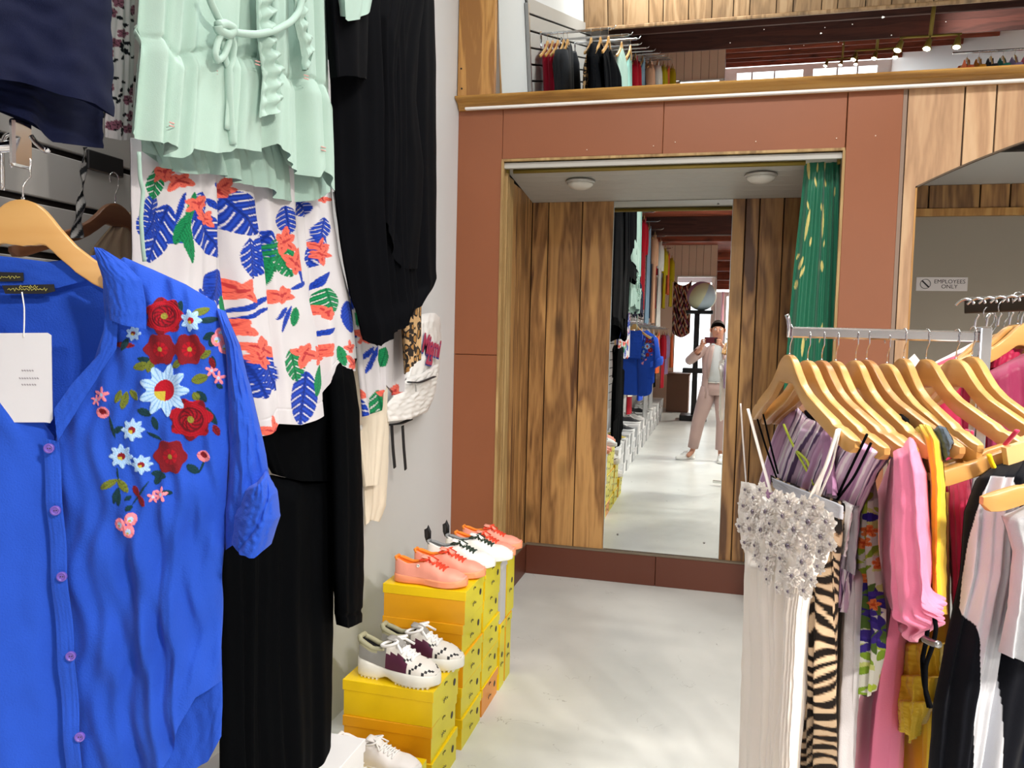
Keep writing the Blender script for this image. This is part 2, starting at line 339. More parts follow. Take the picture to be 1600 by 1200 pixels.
def floor_mat():
    m, nt, b = nodes('painted_floor'); N = nt.nodes.new; L = nt.links.new
    tc = N('ShaderNodeTexCoord')
    n = N('ShaderNodeTexNoise'); n.inputs['Scale'].default_value = 1.6; n.inputs['Detail'].default_value = 8; L(tc.outputs['Object'], n.inputs['Vector'])
    cr = N('ShaderNodeValToRGB'); cr.color_ramp.elements[0].position = .3; cr.color_ramp.elements[0].color = (*srgb('#C3C6C4'), 1)
    cr.color_ramp.elements[1].position = .65; cr.color_ramp.elements[1].color = (*srgb('#D9DBD8'), 1); L(n.outputs[0], cr.inputs[0])
    # chips: sparse dark specks and scratches through the paint
    v = N('ShaderNodeTexVoronoi'); v.inputs['Scale'].default_value = 5.5; v.inputs['Randomness'].default_value = 1; 
    nd = N('ShaderNodeTexNoise'); nd.inputs['Scale'].default_value = 30; L(tc.outputs['Object'], nd.inputs['Vector'])
    mxv = N('ShaderNodeVectorMath'); mxv.operation = 'MULTIPLY_ADD'; mxv.inputs[1].default_value = (.05, .05, 0); L(nd.outputs['Color'], mxv.inputs[0]); L(tc.outputs['Object'], mxv.inputs[2])
    L(mxv.outputs[0], v.inputs['Vector'])
    lt = N('ShaderNodeMath'); lt.operation = 'LESS_THAN'; lt.inputs[1].default_value = .042; L(v.outputs['Distance'], lt.inputs[0])
    v2 = N('ShaderNodeTexNoise'); v2.inputs['Scale'].default_value = 2.4; v2.inputs['Detail'].default_value = 2; L(tc.outputs['Object'], v2.inputs['Vector'])
    g = N('ShaderNodeMath'); g.operation = 'GREATER_THAN'; g.inputs[1].default_value = .5; L(v2.outputs[0], g.inputs[0])
    mu = N('ShaderNodeMath'); mu.operation = 'MULTIPLY'; L(lt.outputs[0], mu.inputs[0]); L(g.outputs[0], mu.inputs[1])
    w = N('ShaderNodeTexNoise'); w.inputs['Scale'].default_value = 3.2; w.inputs['Detail'].default_value = 5; w.inputs['Distortion'].default_value = 1.5; L(tc.outputs['Object'], w.inputs['Vector'])
    s1 = N('ShaderNodeMath'); s1.operation = 'SUBTRACT'; s1.inputs[1].default_value = .5; L(w.outputs[0], s1.inputs[0])
    ab = N('ShaderNodeMath'); ab.operation = 'ABSOLUTE'; L(s1.outputs[0], ab.inputs[0])
    l2 = N('ShaderNodeMath'); l2.operation = 'LESS_THAN'; l2.inputs[1].default_value = .0016; L(ab.outputs[0], l2.inputs[0])
    n3 = N('ShaderNodeTexNoise'); n3.inputs['Scale'].default_value = 6; L(tc.outputs['Object'], n3.inputs['Vector'])
    g3 = N('ShaderNodeMath'); g3.operation = 'GREATER_THAN'; g3.inputs[1].default_value = .6; L(n3.outputs[0], g3.inputs[0])
    m3 = N('ShaderNodeMath'); m3.operation = 'MULTIPLY'; L(l2.outputs[0], m3.inputs[0]); L(g3.outputs[0], m3.inputs[1])
    m4 = N('ShaderNodeMath'); m4.operation = 'MULTIPLY'; m4.inputs[1].default_value = .55; L(m3.outputs[0], m4.inputs[0])
    mm = N('ShaderNodeMath'); mm.operation = 'MAXIMUM'; L(mu.outputs[0], mm.inputs[0]); L(m4.outputs[0], mm.inputs[1])
    mix = N('ShaderNodeMix'); mix.data_type = 'RGBA'; L(mm.outputs[0], mix.inputs[0]); L(cr.outputs[0], mix.inputs[6]); mix.inputs[7].default_value = (*srgb('#5C5853'), 1)
    L(mix.outputs[2], b.inputs['Base Color']); b.inputs['Roughness'].default_value = .3; b.inputs['Specular IOR Level'].default_value = .4
    bp = N('ShaderNodeBump'); bp.inputs['Strength'].default_value = .15; bp.inputs['Distance'].default_value = .004; L(n.outputs[0], bp.inputs['Height']); L(bp.outputs[0], b.inputs['Normal'])
    return m
FLOORM = floor_mat()

# ------------------------------------------------------------------ the setting
LW = -1.40; FY = 4.12; BY = 4.865; AL = -1.15; AR = .62; RW = 5.0; YB = -8.0
def sbox(name, a, b, m, parent=None, bev=0, kind='structure'):
    o = MB().box(a, b, bev=bev).build(name, m, parent)
    if parent is None: o['kind'] = kind
    return o
sbox('floor', (LW-.1, -20, -.1), (RW+.1, 5.6, 0), FLOORM)
sbox('wall_left', (LW-.12, YB-.1, 0), (LW, FY+.05, 4.2), WALL)
sbox('wall_right', (RW, -20, 0), (RW+.1, 5.6, 4.2), WHITEP)
sbox('ceiling', (LW-.12, 0, 4.2), (RW+.1, 5.6, 4.3), WHITEP)

# brown board surround of the alcove (wall_front)
wf = struct('wall_front')
def board(name, a, b, m, parent, bev=.002): return sbox(name, a, b, m, parent, bev)
board('board', (LW, FY, 1.42), (AL, FY+.04, 2.76), BROWN, wf); board('board', (LW, FY, 0), (AL, FY+.04, 1.417), BROWN, wf)
board('board', (AL+.002, FY, 2.475), (-.300, FY+.04, 2.76), BROWN, wf); board('board', (-.298, FY, 2.47), (.571, FY+.04, 2.76), BROWN, wf)
board('board', (.575, FY-.003, 0), (.818, FY+.04, 2.76), BROWN, wf)
sbox('end_strip', (.8185, FY-.001, 0), (.836, FY+.05, 2.76), mat('strip_grey', '#8C7565', .5), wf)
sbox('edge_trim', (AL, FY-.004, 2.462), (.572, FY+.02, 2.4745), TRIMW, wf)
sbox('edge_trim', (AL-.001, FY-.004, 0), (AL+.012, FY+.02, 2.462), TRIMW, wf)
sbox('edge_trim', (.562, FY-.004, 0), (.5745, FY+.02, 2.462), TRIMW, wf)
sbox('header_board', (AL+.012, FY+.012, 2.428), (.562, FY+.035, 2.456), CEILW, wf)

sbox('header_backing', (LW, FY+.041, 2.448), (RW, FY+.084, 2.76), DARKJ, wf)
sbox('side_backing', (LW, FY+.041, 0), (AL-.001, FY+.05, 2.447), DARKJ, wf); sbox('side_backing', (.64, FY+.041, 0), (.83, FY+.05, 2.447), DARKJ, wf)
pins = MB()
for (x, y) in ((917, 234), (1021, 228), (1055, 222), (1307, 216), (1368, 212), (1181, 221)):
    c = Plane(0, FY-.004, 0).at(x, y); pins.lathe([(0, -.002), (.003, -.002), (.003, .001), (0, .001)], c, 8, 0, 'Y')
pins.build('nail_head', mat('nail', '#D9C3B0', .5), wf)

# crown ledge above, with the white cable strip under it
tl = struct('trim_1')
prof = [(FY+.1, 2.738), (FY-.012, 2.738), (FY-.015, 2.746), (FY-.024, 2.751), (FY-.030, 2.764), (FY-.040, 2.772), (FY-.056, 2.776), (FY-.076, 2.784), (FY-.082, 2.790), (FY-.084, 2.797), (FY+.1, 2.797)]
MB().prism(prof, LW+.004, RW, 'X').build('crown_moulding', CROWN, tl)
sbox('cable_strip', (LW+.045, FY-.036, 2.7365), (RW, FY-.012, 2.7505), mat('strip_white', '#F4F2EE', .35), tl, .003)
wu = sbox('wall_back', (LW-.1, FY+.14, 2.70), (RW, FY+.2, 4.2), WHITEP)
pb = thing('oak_panel', 'smooth honey oak board standing on the ledge against the white wall', 'panel', (-1.31, FY-.02, 2.80))
bo = MB().box((LW+.004, FY-.045, 2.800), (-1.185, FY-.02, 4.0)).build('board', OAK, pb, bevel=.006)
for (x, z) in ((-1.375, 2.95), (-1.37, 2.845)): MB().lathe([(0, -.003), (.005, -.003), (.005, .003), (0, .003)], (x, FY-.045, z), 10, 0, 'Y').build('screw', BLACKM, pb)

# tilted mirror band over the ledge
TILT = math.radians(8.6)
um = thing('wide_mirror', 'long tilted mirror band above the wooden ledge reflecting the shop ceiling', 'mirror', (1.9, FY+.03, 2.85))
def tz(x, s, o): # s up along glass, o out towards room
    return (x, FY+.03-math.sin(TILT)*s-math.cos(TILT)*o, 2.84+math.cos(TILT)*s-math.sin(TILT)*o)
def slab(x0, x1, s0, s1, o0, o1): return [tz(x, s, o) for x in (x0, x1) for s in (s0, s1) for o in (o0, o1)]
SF = [(0, 1, 3, 2), (4, 6, 7, 5), (0, 4, 5, 1), (2, 3, 7, 6), (0, 2, 6, 4), (1, 5, 7, 3)]
mesh('glass', slab(-1.178, RW-.01, -.04, .95, -.004, 0), SF, MIRROR, um)
mesh('backing', slab(-1.178, RW-.01, -.04, .95, -.012, -.0045), SF, BLACKM, um)
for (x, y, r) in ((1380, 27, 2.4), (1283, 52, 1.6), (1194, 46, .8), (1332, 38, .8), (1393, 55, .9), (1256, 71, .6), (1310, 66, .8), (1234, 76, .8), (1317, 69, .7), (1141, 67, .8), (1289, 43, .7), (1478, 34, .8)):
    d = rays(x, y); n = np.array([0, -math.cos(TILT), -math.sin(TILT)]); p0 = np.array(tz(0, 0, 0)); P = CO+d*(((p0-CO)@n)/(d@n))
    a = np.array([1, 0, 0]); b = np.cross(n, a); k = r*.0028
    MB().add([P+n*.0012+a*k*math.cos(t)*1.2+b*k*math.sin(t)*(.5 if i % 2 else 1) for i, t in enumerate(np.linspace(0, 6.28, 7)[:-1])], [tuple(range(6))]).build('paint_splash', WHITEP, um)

# alcove: side and back planks, ceiling boards, kickboards
wab = struct('wall_alcove_back'); wal = struct('wall_alcove_left'); war = struct('wall_alcove_right')
sbox('backing', (AL-.06, BY+.02, 0), (AR+.06, BY+.06, 2.5), DARKJ, wab)
xs = [-1.15, -1.045, -.83, -.615, -.45, -.2, .03, .145, .225, .36, .48, .62]
for a, b in zip(xs[:-1], xs[1:]): MB().box((a+.003, BY, .0), (b-.003, BY+.02, 2.37), bev=.003).build('plank', PL_A, wab)
sbox('backing', (AL-.06, FY+.045, 0), (AL-.022, BY+.02, 2.5), DARKJ, wal)
sbox('backing', (AR+.022, FY+.045, 0), (AR+.06, BY+.02, 2.5), DARKJ, war)
ys = [FY+.045, 4.21, 4.31, 4.47, 4.56, 4.70, 4.80, BY]
for i, (a, b) in enumerate(zip(ys[:-1], ys[1:])):
    mt = TRIMW if i < 2 else PL_A
    MB().box((AL-.02, a+.0025, 0), (AL+(.022 if i < 2 else 0), b-.0025, 2.40 if i else 2.44), bev=.003).build('plank', mt, wal)
    MB().box((AR, a+.003, 0), (AR+.02, b-.003, 2.40), bev=.003).build('plank', PL_A, war)
ac = struct('ceiling_alcove')
CZ = lambda y: 2.440-.072*(y-FY-.05)/.70
for k in range(8):
    y0 = FY+.055+k*.0865; mb_ = MB().box((AL, y0+.001, 2.372), (AR, y0+.0855, 2.39), bev=.0015); mb_.v = [(x, y, z+CZ(y)-2.372) for x, y, z in mb_.v]; mb_.build('ceiling_board', CEILW, ac)
sbox('backing', (AL-.06, FY+.05, 2.46), (AR+.06, BY+.06, 2.49), DARKJ, ac)
bb = struct('baseboard_back')
board('kickboard', (AL+.022, BY-.03, 0), (-.305, BY-.003, .186), BROWND, bb); board('kickboard', (-.302, BY-.03, 0), (AR-.02, BY-.003, .186), BROWND, bb)
sbox('cap_strip', (AL+.02, BY-.032, .187), (AR-.02, BY-.001, .197), mat('cap', '#6E6252', .5), bb)
bl = struct('baseboard_left')
board('kickboard', (AL+.001, FY+.06, 0), (AL+.022, BY-.032, .186), BROWND, bl); sbox('cap_strip', (AL+.001, FY+.06, .187), (AL+.024, BY-.034, .197), MATS['cap'], bl)
br = struct('baseboard_right')
board('kickboard', (AR-.022, FY+.06, 0), (AR-.001, BY-.032, .186), BROWND, br)
for (x, y) in ((907, 286), (1189, 277)):
    d = rays(np.array(x), np.array(y)); k = (2.400-CH)/d[2]; c = CO+d*k; c[2] = CZ(c[1])-.001
    t = thing('ceiling_light', 'round frosted dome lamp, switched off, at the %s of the alcove ceiling' % ('left' if x < 1000 else 'right'), 'ceiling light', (c[0], c[1], c[2]), 'alcove dome lamps')
    MB().lathe([(0, 0), (.082, 0), (.085, -.006), (.082, -.012), (.074, -.014), (0, -.014)], c, 32).build('base_ring', mat('ring', '#BDBBB5', .35, .3), t, True)
    MB().lathe([(.076, -.013), (.07, -.026), (.055, -.038), (.034, -.046), (.012, -.05), (0, -.05)], c, 32).build('dome', mat('frost', '#D8D5CC', .3), t, True)
# alcove mirror
t = thing('tall_mirror', 'tall frameless mirror on the planks at the back of the alcove', 'mirror', (-.28, BY, .2))
MB().box((-.632, BY-.006, .2), (.070, BY-.001, 2.366)).build('glass', MIRROR, t)
eg = MB()
for (a, b) in (((-.6345, BY-.0075, .2), (-.6305, BY-.001, 2.366)), ((.0685, BY-.0075, .2), (.0715, BY-.001, 2.366))): eg.box(a, b)
eg.build('polished_edge', mat('edge', '#C9D2CE', .2, .4), t)
for (x, y) in ((965, 835), (1100, 848), (1122, 319)):
    c = Plane(0, BY-.006, 0).at(x, y); MB().lathe([(0, -.004), (.006, -.003), (.007, 0), (0, 0)], c, 12, 0, 'Y').build('mirror_screw', STEEL, t, True)

# curtain rod and green curtain
t = thing('curtain_rod', 'slim brass curtain rod across the top of the alcove opening', 'curtain rod', (-.3, FY+.11, 2.43))
MB().tube([(AL+.05, FY+.062, 2.421), (.40, FY+.062, 2.421)], .0125, 12).build('rod', mat('brass', '#8F7A34', .5, .4), t, True)
for x in (AL+.012, .548): MB().box((x, FY+.045, 2.410), (x+.014, FY+.08, 2.446), bev=.003).build('bracket', MATS['brass'], t)
GREEN = mat('satin_green', None, .38, 0, .1, 500, 0, 9, .2, .5, vc=True)
def green_paint(X, Y, U, V):
    C = np.ones(X.shape+(3,))*hexa('#11694C')
    rr = np.random.RandomState(3)
    for (x, y, l, a, w_) in ((1259, 262, 38, 88, 3.5), (1273, 262, 16, 95, 2.2), (1270, 285, 16, 80, 2.5), (1285, 258, 20, 95, 2.5), (1286, 284, 14, 80, 2), (1257, 352, 50, 100, 4), (1282, 345, 55, 92, 3), (1247, 412, 22, 110, 3.5), (1249, 425, 20, 115, 3.5), (1240, 445, 16, 100, 3.5), (1281, 415, 18, 88, 3.5), (1258, 322, 14, 80, 2.5), (1279, 325, 12, 85, 2.5), (1243, 400, 10, 120, 2.5), (1262, 378, 14, 100, 2.5), (1300, 300, 16, 95, 2), (1284, 380, 10, 100, 2), (1279, 520, 30, 100, 3), (1250, 540, 34, 95, 4), (1262, 610, 30, 100, 4)):
        dx, dy = math.cos(math.radians(a))*l, math.sin(math.radians(a))*l
        leaf(C, X, Y, x-dx/2+4, y-dy/2, x+dx/2+4, y+dy/2, w_*.62, hexa('#D9C97A'))
    return C
t = thing('curtain', 'green satin curtain with gold leaf print drawn to the right of the alcove', 'curtain', (.45, FY+.11, .1))
garment('drape', Plane(0, FY+.13, 0), [(1258, 247), (1251, 320), (1240, 420), (1230, 540), (1222, 640), (1213, 960)], [(1313, 243), (1312, 400), (1306, 560), (1303, 760), (1300, 970)],
        [(1258, 247), (1285, 245), (1313, 243)], [(1213, 960), (1260, 965), (1300, 970)], 150, 260, .05, (3.3, .026), 11, GREEN, green_paint, t, .15, wr=.002)

# plank wall with the arch to the right, recess behind it
wr_ = struct('wall_arch')
AP = Plane(0, FY, 0)
cv = AP.at(np.array([1432, 1470, 1520, 1560, 1600.]), np.array([291, 271, 249, 235, 224.]))
def arch(x):
    # circular-ish arch fitted through the visible edge, mirrored about its crown
    xc = 2.02; k = abs(x-xc)/(xc-.893); return 2.283+.31*math.sqrt(max(0, 1-min(k, 1)**2*1.0))*.98 if k < 1 else None
def arch(x):
    xc = 2.02; k = min(abs(x-xc)/(xc-.893), 1); return 2.283+.335*(1-k**1.75)
edges = [.838, .887, .893, 1.08, 1.213, 1.40, 1.58, 1.71, 1.90, 2.08, 2.25, 2.41, 2.60, 2.78, 2.96, 3.147, 3.153, 3.33, 3.52, 3.70, 3.9, 4.1, 4.28, 4.46, 4.64, 4.82, 5.0]
edges = [e for e in edges if e not in (.887, 3.153)]
segs = [(.838, .9995), (1.0, 1.088), (1.09, 1.213)]
grooves = [.838, 1.083, 1.215, 1.40, 1.58, 1.71, 1.90, 2.08, 2.25, 2.41, 2.60, 2.78, 2.96, 3.20, 3.37, 3.55, 3.73, 3.9, 4.1, 4.28, 4.46, 4.64, 4.82, 5.0]
for a, b in zip(grooves[:-1], grooves[1:]):
    a += .004; b -= .004
    pts = [(a, 2.74)]
    def low(x): return 0. if (x <= .893 or x >= 3.147) else arch(x)
    xs_ = [a]+[a+(b-a)*k/8 for k in range(1, 8)]+[b]
    if a < .893 < b: xs_ = [a, .893]+[.8931+(b-.8931)*k/8 for k in range(0, 9)]
    if a < 3.147 < b: xs_ = [a+(3.1469-a)*k/8 for k in range(9)]+[3.147, b]
    pts += [(x, low(x)) for x in xs_]+[(b, 2.74)]
    MB().prism(pts, FY+.004, FY+.02).build('plank', PL_R, wr_)
sbox('backing', (.836, FY+.0205, 2.63), (RW, FY+.03, 2.74), DARKJ, wr_)
bk = MB()
xs_ = np.linspace(.893, 3.147, 40)
bk.prism([(.84, 2.7), (.84, 0), (.892, 0), (.892, 2.283)]+[(x, arch(x)+.002) for x in xs_]+[(3.148, 2.283), (3.148, 0), (RW, 0), (RW, 2.7)], FY+.0205, FY+.03)
bk.build('backing', DARKJ, wr_)
et = MB()
for x0, x1 in ((.893, .901), (3.139, 3.147)): et.box((x0, FY+.002, 0), (x1, FY+.055, 2.283))
et.build('jamb_edge', OAK, wr_)
V = []; Fc = []
for i, x in enumerate(xs_):
    z = arch(x); V += [(x, FY+.002, z), (x, FY+.055, z), (x, FY+.055, z-.008), (x, FY+.002, z-.008)]
    if i: b0 = 4*(i-1); b1 = 4*i; Fc += [(b0+j, b0+(j+1) % 4, b1+(j+1) % 4, b1+j) for j in range(4)]
mesh('arch_edge', V, Fc, mat('arch_edge', '#5B4A38', .6), wr_)
RY = 5.3
sbox('ceiling_recess', (.80, FY+.06, 2.50), (RW, RY+.02, 2.54), mat('recess_ceiling', '#C4C3C0', .6))
wrb = struct('wall_recess_back')
rx = [.8, 1.05, 1.22, 1.50, 1.66, 1.9, 2.1, 2.35, 2.6, 2.85, 3.1, 3.35, 3.6, 3.9, 4.2, 4.6, 5.0]
for a, b in zip(rx[:-1], rx[1:]): MB().box((a+.004, RY-.02, 2.36), (b-.004, RY, 2.499), bev=.002).build('plank', PL_A, wrb)
sbox('trim_board', (.8, RY-.035, 2.312), (RW, RY, 2.358), OAK, wrb, .002)
sbox('painted_panel', (.8, RY-.012, 0), (RW, RY, 2.311), GREYW, wrb)
sbox('backing', (.8, RY+.001, 0), (RW, RY+.02, 2.5), DARKJ, wrb)
sbox('wall_recess_left', (.70, FY+.06, 0), (.80, RY+.02, 2.5), GREYW)
# sign
SP = Plane(0, RY-.013, 0)
a = SP.at(1432., 431.); b = SP.at(1511., 457.); c = (a+b)/2
t = thing('employees_sign', 'small white wall sign with a prohibition circle reading EMPLOYEES ONLY', 'sign', (c[0], RY-.014, c[2]))
sw, sh = b[0]-a[0], a[2]-b[2]-.015
MB().box((c[0]-sw/2, RY-.017, c[2]-sh/2), (c[0]+sw/2, RY-.013, c[2]+sh/2), bev=.0015).build('plate', mat('sign_white', '#E4DEDE', .35), t)
def text(body, name, loc, size, m, parent, rot=(90, 0, 0), ext=.0004, align='CENTER', shear=0, sx=1., bold=0):
    cu = bpy.data.curves.new(name, 'FONT'); cu.body = body; cu.size = size; cu.extrude = ext; cu.align_x = align; cu.align_y = 'CENTER'; cu.shear = shear; cu.offset = bold
    to = bpy.data.objects.new(name, cu); COL.objects.link(to)
    bpy.context.view_layer.update(); me = bpy.data.meshes.new_from_object(to.evaluated_get(bpy.context.evaluated_depsgraph_get()))
    bpy.data.objects.remove(to); o = bpy.data.objects.new(name, me); COL.objects.link(o); me.materials.clear(); me.materials.append(m)
    off = np.zeros(3); p = parent
    while p is not None: off += np.array(p.location); p = p.parent
    o.parent = parent; o.location = np.array(loc)-off; o.rotation_euler = [math.radians(r) for r in rot]; o.scale = (sx, 1, 1); return o
INK = mat('ink_black', '#26232A', .5)
text('EMPLOYEES', 'lettering', (c[0]+sw*.15, RY-.0175, c[2]+sh*.17), sh*.40, INK, t)
text('ONLY', 'lettering', (c[0]+sw*.15, RY-.0175, c[2]-sh*.19), sh*.40, INK, t)
pr = MB(); cx, cz, r_ = c[0]-sw*.32, c[2], sh*.34
ring = [(cx+r_*math.cos(q), RY-.0178, cz+r_*math.sin(q)) for q in np.linspace(0, 2*math.pi, 33)]
pr.tube(ring, .0045, 6, flat=.3); pr.tube([(cx-r_*.7, RY-.0178, cz+r_*.7), (cx+r_*.7, RY-.0178, cz-r_*.7)], .0045, 6)
pr.build('prohibition_symbol', INK, t)

# ---------------- behind the camera: fascia, beams, far walls (seen in the two mirrors)
wfa = struct('wall_fascia')
x = LW+.005; k = 0; ws = [.24, .15, .25, .14, .24, .22, .2, .15]
while x < RW:
    w_ = ws[k % 8]; MB().box((x+.004, -.03, 3.42), (min(x+w_, RW)-.004, .0, 4.2), bev=.003).build('plank', PL_F, wfa); x += w_; k += 1
sbox('backing', (LW, -.06, 3.40), (RW, -.0305, 4.2), DARKJ, wfa)
sbox('bottom_moulding', (LW, -.05, 3.385), (RW, .022, 3.42), PL_F, wfa, .008)
cb = struct('ceiling_beams')
y = -.1; k = 0
while y > -19.8:
    sbox('ceiling_plank', (LW+.03 if y > YB else -.1, y-.3, 3.60), (RW, y-.01, 3.63), DARKB if y > -3 else REDB, cb, .004); y -= .3
for (y, z0, m_) in ((-1.6, 3.42, DARKB), (-3.9, 3.29, DARKB), (-4.15, 3.36, DARKB), (-6.2, 3.46, REDB), (-9.5, 3.42, REDB), (-12, 3.38, REDB), (-15, 3.36, REDB), (-18.5, 3.30, REDB)):
    sbox('beam', (LW+.03 if y > YB else -.1, y-.16, z0), (RW, y, 3.60), m_, cb, .006)
sbox('roof', (LW, -20, 3.63), (RW, -.07, 3.72), DARKB)
# cream boarded wall at y=-8 with a window and wide doorway below it
wc = struct('wall_far')
x = LW+.26*0
xs2 = np.arange(LW, -.05, .155)
for a in xs2: MB().box((a+.003, YB-.03, 2.93), (min(a+.155, -.02)-.003, YB, 3.6), bev=.002).build('board', PINKW, wc)
MB().box((LW, YB-.03, 0), (-.87, YB, 2.925)).build('board', PINKW, wc); sbox('backing', (LW, YB-.05, 2.93), (-.02, YB-.031, 3.63), DARKJ, wc)
sbox('frame', (-.87, YB-.06, 2.0), (-.85, YB+.02, 2.93), WHITEP, wc); sbox('frame', (-.04, YB-.06, 0), (-.02, YB+.02, 2.93), WHITEP, wc); sbox('frame', (-.87, YB-.06, 2.90), (-.02, YB+.02, 2.93), WHITEP, wc)
wfar = struct('wall_far_end')
for a, b, z0, z1 in ((-.1, .35, 0, 3.139), (2.4, 2.7, 0, 3.139), (4.6, 5.0, 0, 3.139), (-.1, 5.0, 3.14, 3.3)): sbox('panel', (a, -20.1, z0), (b, -20, z1), WHITEP, wfar)
for x in (.8, 1.5, 3.4, 4.0): sbox('mullion', (x, -20.08, 0), (x+.05, -20.02, 3.139), mat('alu', '#C9CBCC', .4, .5), wfar)
sbox('wall_far_left', (-.12, -20, 0), (-.02, YB-.07, 3.6), mat('blush_paint', '#E9CFC6', .6))
# slotted panels of the left wall
sl = thing('slatwall', 'white slotted display panel with dark slots running along the left wall', 'slatwall', (LW, -2.5, .5))
SLAT = mat('slat_white', '#A9A7A4', .45, rnd=.02)
sbox('backing', (LW+.001, -7.4, .55), (LW+.006, 2.52, 3.45), DARKJ, sl, kind=None)
z = .55
while z < 3.4:
    MB().box((LW+.006, -7.4, z+.007), (LW+.022, 2.52, z+.105), bev=.002).build('slat', SLAT, sl); z += .1125
MB().box((LW+.001, 2.522, .5), (LW+.03, 2.552, 3.43), bev=.003).build('end_post', STEEL, sl)
s2 = thing('slatwall', 'white slotted display panel high on the far right wall', 'slatwall', (RW, -4, 1))
z = 1.6
while z < 3.2: MB().box((RW-.022, -7, z+.01), (RW-.005, 1.5, z+.14), bev=.002).build('slat', SLAT, s2); z += .15
MB().box((RW-.005, -7, 1.6), (RW-.001, 1.5, 3.25)).build('backing', DARKJ, s2)
# track spotlights
for (x, y, z, w_) in ((1.95, -.75, 3.165, 'nearest to the alcove'), (2.0, -4.1, 3.165, 'middle one of three'), (2.1, -8.4, 3.165, 'farthest one')):
    t = thing('track_light', 'brass ceiling bar with three lit spotlights, %s' % w_, 'spotlight', (x, y, z), 'track lights')
    bar = [(x-.28+.56*k/10, y+.02*math.sin(k), z) for k in range(11)]
    MB().tube(bar, .012, 8).build('bar', MATS['brass'], t, True)
    MB().tube([(x, y, z), (x, y, z+.43)], .02, 8).build('stem', MATS['brass'], t, True)
    for j, dx in enumerate((-.26, 0, .26)):
        h = Vector((x+dx-.02, y+.05, z-.07)); d = Vector((-.35+.1*j, .45, -.75)).normalized()
        sh_ = MB().tube([h-d*.05, h-d*.04, h+d*.03, h+d*.06], [.012, .025, .032, .045], 14).build('lamp_head', MATS['brass'], t, True)
        em, nt, b = nodes('lit_bulb') if 'lit_bulb' not in MATS else (MATS['lit_bulb'], None, None)
        if nt: b.inputs['Emission Color'].default_value = (1, .93, .8, 1); b.inputs['Emission Strength'].default_value = 30; MATS['lit_bulb'] = em
        MB().tube([h+d*.055, h+d*.064], [.038, .03], 14).build('bulb', MATS['lit_bulb'], sh_, True)
        MB().tube([(x+dx, y, z), h-d*.05], .007, 6).build('arm', MATS['brass'], t, True)
        l = bpy.data.lights.new('spot_beam', 'SPOT'); l.energy = 260; l.spot_size = 1.9; l.spot_blend = .8; l.color = (1, .92, .82); l.shadow_soft_size = .04
        lo = bpy.data.objects.new('spot_beam', l); lo.location = h+d*.07; lo.rotation_euler = d.to_track_quat('-Z', 'Y').to_euler(); COL.objects.link(lo)
# ------------------------------------------------------------------ wooden hangers
def hanger_parts(mw, notch=True):
    n = 61; L = .222; V = []; K = 12
    ss = np.linspace(-L, L, n)
    zc = np.interp(np.abs(ss), [0, .010, .02, .032, .046, .066, .09, .12, .16, .2, .222], [0, -.0008, -.004, -.012, -.026, -.043, -.057, -.069, -.085, -.100, -.109])
    hh = np.interp(np.abs(ss), [0, .014, .03, .06, .1, .16, .2, .213, .219, .222], [.046, .043, .034, .027, .024, .023, .024, .021, .016, .009])
    tt = np.interp(np.abs(ss), [0, .05, .12, .18, .213, .222], [.006, .006, .0065, .0078, .0078, .004])
    yb = .018*(np.abs(ss)/L)**2
    for i in range(n):
        nt = 0
        if notch and abs(abs(ss[i])-.175) < .006: nt = .0022
        for k in range(K):
            a = 2*math.pi*(k+.5)/K; ca, sa = math.cos(a), math.sin(a)
            y = np.sign(ca)*abs(ca)**.28*tt[i]; z = np.sign(sa)*abs(sa)**.28*hh[i]/2
            V.append((ss[i], yb[i]+y, zc[i]-hh[i]/2+z-(nt if sa > 0 else 0)-(max(0, hh[i]/2)*.0)))
    Fc = [(i*K+k, (i+1)*K+k, (i+1)*K+(k+1) % K, i*K+(k+1) % K) for i in range(n-1) for k in range(K)]
    Fc += [tuple(range(K)), tuple((n-1)*K+k for k in range(K))[::-1]]
    me = bpy.data.meshes.new('hanger_arm'); me.from_pydata(V, [], Fc); me.materials.append(mw)
    me.polygons.foreach_set('use_smooth', np.ones(len(me.polygons), dtype=bool)); me.set_sharp_from_angle(angle=math.radians(32))
    return me
def hook_mesh(turn=90):
    pts = [(0, 0, -.01), (0, 0, .022), (.004, 0, .032), (.012, 0, .043), (.012, 0, .05)]
    r = .0165; cx, cz = -.003, .062
    for a in np.linspace(-30, 215, 16): pts.append((cx+r*math.cos(math.radians(a)), 0, cz+r*math.sin(math.radians(a))+.004))
    pts.append((cx-r*.95, 0, .055))
    t = math.radians(turn); pts = [(x*math.cos(t), x*math.sin(t), z) for x, y, z in pts]
    mb = MB().tube(pts, .0017, 7); mb.tube([(0, 0, -.002), (0, 0, .004)], .0035, 8)
    me = bpy.data.meshes.new('hook'); me.from_pydata(mb.v, [], mb.f); me.materials.append(CHROME)
    me.polygons.foreach_set('use_smooth', np.ones(len(me.polygons), dtype=bool)); return me
HM = [hanger_parts(h) for h in HW]; HK = hook_mesh(0)
def hanger(loc, ang, label, group, kind=0, turn=None):
    t = thing('hanger', label, 'clothes hanger', loc, group, math.radians(ang))
    b = bpy.data.objects.new('wooden_body', HM[kind]); COL.objects.link(b); b.parent = t
    h = bpy.data.objects.new('hook', HK if turn is None else hook_mesh(turn)); COL.objects.link(h); h.parent = t; h.scale = (.72, .72, .72)
    return t

